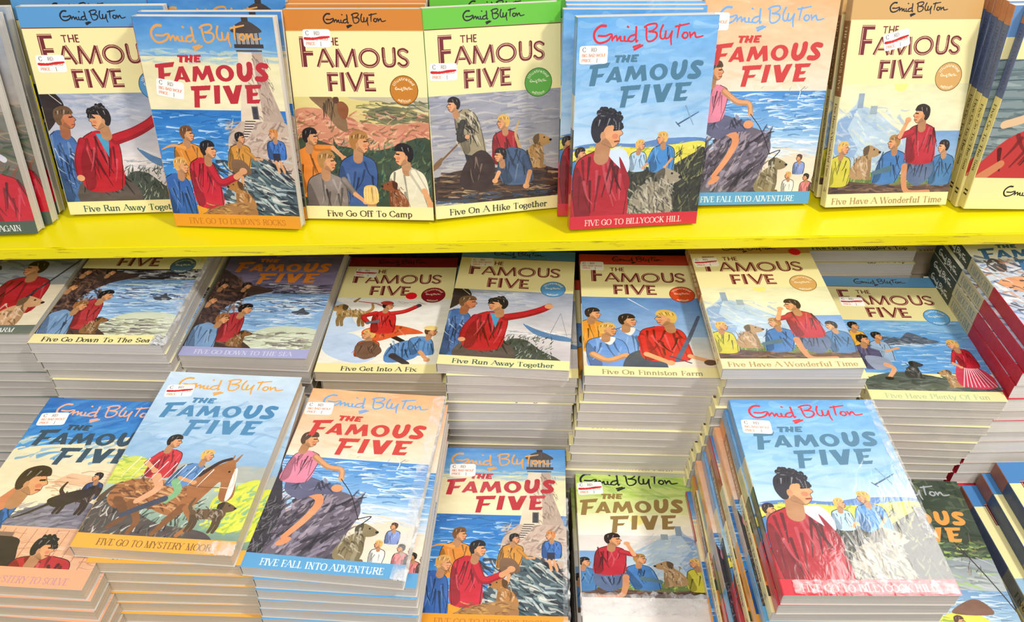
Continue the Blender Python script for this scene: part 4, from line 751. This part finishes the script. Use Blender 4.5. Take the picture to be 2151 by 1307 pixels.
def yellow_paint():
    m, nt, b = nodes('yellow_paint'); b.inputs['Roughness'].default_value = .32
    tc = N(nt, 'TexCoord'); mp = N(nt, 'Mapping'); mp.inputs['Scale'].default_value = (26, 26, 420)
    n = N(nt, 'TexNoise', Scale=1.0, Detail=5.0, Roughness=.7); r = N(nt, 'ValToRGB')
    e = r.color_ramp.elements; e[0].position = .58; e[0].color = (0, 0, 0, 1); e[1].position = .64; e[1].color = (1, 1, 1, 1)
    g = N(nt, 'NewGeometry'); sp = N(nt, 'SeparateXYZ'); nt.links.new(g.outputs['Normal'], sp.inputs[0])
    ab = N(nt, 'Math', operation='LESS_THAN'); ab.inputs[1].default_value = -.6; nt.links.new(sp.outputs['Y'], ab.inputs[0])
    mu = N(nt, 'Math', operation='MULTIPLY'); nt.links.new(r.outputs[0], mu.inputs[0]); nt.links.new(ab.outputs[0], mu.inputs[1])
    mu2 = N(nt, 'Math', operation='MULTIPLY'); mu2.inputs[1].default_value = .6; nt.links.new(mu.outputs[0], mu2.inputs[0])
    mx = N(nt, 'MixRGB'); mx.inputs[1].default_value = lin((232, 218, 2)); mx.inputs[2].default_value = lin((120, 84, 20))
    nt.links.new(tc.outputs['Object'], mp.inputs[0]); nt.links.new(mp.outputs[0], n.inputs['Vector']); nt.links.new(n.outputs['Fac'], r.inputs[0]); nt.links.new(mu2.outputs[0], mx.inputs[0]); nt.links.new(mx.outputs[0], b.inputs['Base Color'])
    return m
YEL = yellow_paint(); WOOD = plain('dark_laminate', (70, 62, 58), .5, .2)
fl = link('floor', mesh_from(box_bm(bmesh.new(), -2.5, 2.5, -2, 2.5, -.05, 0), 'floor', plain('floor_tiles', (176, 168, 158), .4, .1))); fl['kind'] = 'structure'
SHZ = -.4502; TABZ = -.782                                     # tops of shelf and table, from the eye
tb = link('display_table', None); tb['label'] = 'low dark display table under the stacked paperbacks'; tb['category'] = 'table'
link('table_top', mesh_from(box_bm(bmesh.new(), -.80, .80, .29, 1.06, EYE+TABZ-.03, EYE+TABZ, .002), 'table_top', WOOD), tb)
for x in (-.76, .76):
    for y in (.33, 1.02): link('leg', mesh_from(box_bm(bmesh.new(), x-.02, x+.02, y-.02, y+.02, 0, EYE+TABZ-.03), 'leg', WOOD), tb)
rk = link('display_rack', None); rk['label'] = 'bright yellow display rack whose shelf carries the upright paperbacks'; rk['category'] = 'rack'
bm = bmesh.new(); fy = lambda x: .6712+.0275*x
vs = [bm.verts.new((x, y, z)) for z in (EYE+SHZ-.0135, EYE+SHZ) for (x, y) in ((-.83, fy(-.83)), (.83, fy(.83)), (.83, 1.075), (-.83, 1.075))]
fs = [bm.faces.new([vs[i] for i in q]) for q in ((3, 2, 1, 0), (4, 5, 6, 7), (0, 1, 5, 4), (1, 2, 6, 5), (2, 3, 7, 6), (3, 0, 4, 7))]
bmesh.ops.bevel(bm, geom=list({e for f in fs for e in f.edges}), offset=.0012, segments=2, affect='EDGES')
so = link('shelf_board', mesh_from(bm, 'shelf_board', YEL), rk)
link('back_panel', mesh_from(box_bm(bmesh.new(), -.86, .86, 1.07, 1.09, 0, EYE+.1), 'back_panel', WOOD), rk)
for x in (-.845, .845): link('upright', mesh_from(box_bm(bmesh.new(), x-.018, x+.018, .70, 1.072, 0, EYE+.1), 'upright', YEL), rk)

# ------------------------------------------------------------------ books lying in stacks on the table
rnd = random.Random(11)
R = math.radians
def pile(label, short, design, x, y, z, yaw, t=.0115, wrapped=0, tone='grey', curl=.0012, stickers=(), dots=(), drift=(0, 0), second=None, jit=.0022, yaw2=None, base=None, others=None, dmax=99, films=(), step=None, jy=None):
    """one stack: the book on top as measured, the rest straight below it down to the table"""
    base = TABZ if base is None else base
    n = max(1, round((z-base)/t)); t = (z-base)/n; g = 'stacked paperbacks on the table'
    yb = yaw if yaw2 is None else yaw2; sd = second or (0, 0)
    for i in range(n):
        if i == 0: e = book(label, g, design, t, wrapped, tone, curl, stickers, dots); lay(e, x, y, z, R(yaw), t); [film(e, *f) for f in films]; continue
        dn = others[(i-1) % len(others)] if others else design
        e = book('paperback %s from the top in the stack under the %s' % (ORD[i+1], short), g, dn, t, wrapped, tone)
        lay(e, x+sd[0]+drift[0]*min(i-1, dmax)+rnd.uniform(-jit, jit), y+sd[1]+drift[1]*min(i-1, dmax)+rnd.uniform(-1, 1)*(jy or jit*.8)+(step[1] if step and i >= step[0] else 0), z-t*i, R(yb+rnd.uniform(-.9, .9)), t)

# back row, tucked under the shelf
pile('wrapped book with dog in front of a red shirt and dark grey foot band', 'dog-and-red-shirt book', 'barn', -.520, .5994, -.5081, -.56, .0118, 1, drift=(.0005, 0), second=(.004, 0))
pile('cream book with dark cliff and bay picture, grey oval badge, half under the shelf', 'cream cliff-and-bay book', 'cliff', -.3934, .5898, -.5119, -1.5, .0122, 0, second=(.003, .002), drift=(.0006, .0004), films=[(118, 133.5, 60, 198, .0129, .003, 3), (118, 133, 186, 199, .0129, .004, 4)])
pile('purple book with orange title, bay picture and lilac foot band', 'purple bay book with orange title', 'wreck', -.2634, .6028, -.5402, -3.02, .0165, 0, second=(-.0005, .001), jit=.001)
pile('cream book with snowy picture, dark red badge and a red dot sticker', 'snowy red-badged book', 'snow', -.1327, .6016, -.5602, -1.63, .0125, 0, 'tan', stickers=[(26, 31, -6, 1)], dots=[(83, 73)], second=(.004, .001))
pile('cream book with blue badge and pointing figure in red, tilted on its stack', 'tilted cream book with blue badge', 'cove', -.0094, .5843, -.5368, -5.11, .0125, 1, 'grey', stickers=[(26, 27, 4, 0)], second=(.009, .001), yaw2=-1.2, drift=(-.0004, 0))
pile('cream book with orange-red badge and four young people under blue sky', 'cream book with orange-red badge', 'farmyard', .1310, .5640, -.5302, -2.24, .0118, 1, stickers=[(15, 22, 0, 0)], drift=(-.0012, 0))
pile('cream castle book with tan badge and red dot lying in a stack', 'cream castle book with red dot', 'castle', .2516, .5453, -.5024, -.07, .0128, 1, stickers=[(16, 34, 4, 1)], dots=[(113, 16)], second=(.006, .002), drift=(-.0015, 0))
pile('blue-banded cream book with bay, dark hill and striped skirt', 'blue-banded cream bay book', 'bay', .4062, .5621, -.5595, -2.14, .0112, 1, stickers=[(25, 46, 0, 1)], drift=(-.0026, 0), jit=.001)
pile('pale book with stormy water picture atop the red-spined stack', 'pale stormy-water book', 'rapids', .5430, .5675, -.4958, .7, .0160, 0, 'white', curl=0, drift=(-.0018, 0), second=(-.002, 0), jit=.0009, jy=.0022)
# front row
pile('deep blue wrapped book with dog and brick yard, peach foot band', 'deep blue brick-yard book', 'yard', -.3871, .3599, -.5545, -3.98, .0125, 1, 'tan', stickers=[(18, 27, 6, 0)], second=(.002, -.002), drift=(.0006, -.0006), jit=.001)
pile('pale blue wrapped book with galloping brown horse and orange foot band', 'pale blue horse book', 'pony', -.2770, .3800, -.5398, -4.3, .0128, 1, 'tan', stickers=[(20, 25, 6, 1)], second=(.012, -.003), drift=(.0015, -.0007), yaw2=-2, jit=.0012, films=[(100, 130, 186, 198, .0142, .0012, 12, 0, 20, 8)])
pile('peach book with figure on dark rock by the sea, stacked on the table', 'peach rock-and-sea book', 'boulder', -.1465, .3692, -.5525, -5.75, .0122, 1, stickers=[(15, 26, 3, 0)], second=(.009, -.001), drift=(-.0003, -.0009), yaw2=-3, jit=.001, films=[(119, 131, 0, 198, .0133, .0012, 6), (122, 132, 120, 199, .0130, .0025, 7)])
pile('blue lighthouse book lying flat on the table stack', 'lighthouse book lying flat', 'lighthouse', -.0175, .3707, -.6341, -2.01, .0125, 1, stickers=[(28, 29, 2, 0)], films=[(0, 6, 40, 198, .0131, .0015, 10), (125, 131, 60, 198, .0133, .0015, 11)])
pile('green-topped castle hill book sunk between taller stacks', 'green-topped castle hill book', 'lookout', .1255, .3770, -.6690, -1, .0125, 0, 'white', curl=0, stickers=[(2+14, 29, 4, 1)], films=[(0, 131, 150, 172, .0132, .005, 5, 0, 46, 10)])
pile('sky blue wrapped book with large red jacket and red foot band, glary film', 'glary sky blue red-jacket book', 'glider', .2584, .3367, -.5312, -.33, .0122, 1, 'grey', stickers=[(19, 33, -3, 0)], others=['glider', 'camp', 'boulder', 'lighthouse', 'camp', 'glider', 'boulder'], second=(-.001, 0), drift=(-.0025, .0004), jit=.001, dmax=7, films=[(122, 131, 0, 150, .0133, .0012, 8), (10, 128, 186, 197, .0131, .0016, 9, 0, 46, 6)])
pile('dark green woodland book with orange title, partly hidden by neighbours', 'dark green woodland book', 'wood', .3832, .3640, -.6731, -3.2, .0125, 0, second=(0, 0))
pile('blue-topped cream book with navy spine leaning the stack beside the woodland book', 'navy-spined blue-topped book', 'pack', .5574, .3640, -.6458, .86, .0175, 0, 'tan', curl=0, stickers=[(45, 20, 0, 1)], second=(-.0105, -.001), drift=(-.012, 0), jit=.0006, dmax=1)
# stacks behind the back row, deep under the shelf
pile('thick cream-footed book in the deep shade behind the blue-banded bay book', 'thick shaded foot-banded book', 'smuggler', .391, .768, -.5285, .3, .0158, 0, 'grey', curl=0, second=(.001, -.003), jit=.0006)
pile('tan-edged book in the shade behind the red-spined stack', 'shaded tan-edged book', 'smuggler', .5290, .792, -.497, 1, .0160, 0, 'tan', curl=0, drift=(-.001, .0), jit=.003)
g = 'paperbacks standing in the dark behind the stacks'
for i in range(8):
    e = book('pale-edged paperback standing in the dark, %s along behind the snowy book' % ORD[i+1], g, 'wreck', .0142, 0, 'white')
    from mathutils import Matrix
    e.matrix_world = Matrix.Translation((-.150+.0146*i, .846+.065, EYE+TABZ)) @ Matrix.Rotation(math.pi/2, 4, 'Z') @ Matrix.Rotation(math.pi/2, 4, 'X')

# ------------------------------------------------------------------ books standing on the yellow shelf, each with more behind it
def row(label, short, design, x, y, yaw, lean, roll, t=.0125, n=7, wrapped=0, tone='white', curl=.001, stickers=(), dx=0, dx1=None, others=None, yaw2=0, gap=.0004, dy=0, skip=0, tb=.0106):
    g = 'paperbacks standing on the yellow shelf'; cl = math.cos(R(lean))
    for i in range(n):
        if i == 0: e = book(label, g, design, t, wrapped, tone, curl, stickers); px, py, yw, rl, ln = x, y, yaw, R(roll), lean
        else:
            e = book('paperback %s in the row, behind the %s' % (ORD[i+1], short), g, others[(i-1) % len(others)] if others else design, tb, wrapped, tone)
            k = i+(skip if i > 1 else 0); yw = yaw2; rl = R(rnd.uniform(-.1, .1)); ln = lean; st = (t+gap+(tb+gap)*(k-1))/cl
            px = x+(dx1 if i == 1 and dx1 is not None else dx)-math.sin(R(yw))*st; py = y+dy+math.cos(R(yw))*st
        tt = t if i == 0 else tb
        drop = abs(math.sin(rl))*BW/2*math.cos(R(ln)); zt = tt*math.sin(R(ln))      # the back heel touches first when it leans
        stand(e, px, py, SHZ+zt+drop+.0003, R(yw), R(ln), rl, tt)
row('book with red figure and dark grey foot band at the shelf end', 'grey-footed red-figure book', 'moorland', -.5245, .6743, 3.55, 12.3, .6, .0135, 3, 1, 'white', dx=.0065, gap=.0042, yaw2=3.5, tb=.0135)
row('blue-banded cream book with pointing figure in red, standing on the shelf', 'blue-banded standing book', 'cove', -.3800, .7165, 5.5, 10.3, -1.2, stickers=[(20, 50, 0, 1)], dx=-.0190, dy=.0115)
row('blue lighthouse book standing foremost on the yellow shelf', 'standing lighthouse book', 'lighthouse', -.2696, .6896, -4.46, 10.3, 1.2, t=.0118, tone='white', stickers=[(24, 63, -10, 0)], dx=-.003, dx1=.0005, dy=.0045, skip=2)
row('orange-banded cream camp book standing on the yellow shelf', 'orange-banded camp book', 'camp', -.1413, .7033, -3.44, 13, 1.2, tone='tan', stickers=[(30, 25, 0, 1)], dx=-.002, dy=.005)
row('green-banded cream raft book standing on the yellow shelf', 'green-banded raft book', 'raft', -.0130, .7146, 13.5, 12.4, -1.5, wrapped=1, stickers=[(17, 56, -2, 1)], dx=0, dy=.0155)
row('sky blue book with large red jacket standing foremost on the shelf', 'standing sky blue red-jacket book', 'glider', .1194, .6907, 8.07, 10.2, -1.5, .0118, wrapped=1, stickers=[(17, 32, 0, 0)], dx=-.006, dx1=-.010, dy=.0095, tone='white')
row('peach rock-and-sea book standing half behind the sky blue one', 'standing peach rock-and-sea book', 'boulder', .2403, .7313, 4.14, 13.6, -1.2, wrapped=1, tone='tan', stickers=[(13, 20, 0, 0)], dy=.005)
row('tan-banded castle book in clear film standing on the shelf', 'tan-banded castle book', 'castle', .3803, .7266, 5.72, 17.5, -1.6, wrapped=1, tone='tan', stickers=[(49, 37, 14, 1)], dy=.007)
row('slate grey book with red shorts and pale yellow foot at the shelf end', 'slate grey book with pale foot', 'slate', .5206, .7231, 2.73, 6.7, -2.1, .0115, 7, dx=-.0015, yaw2=2.7)
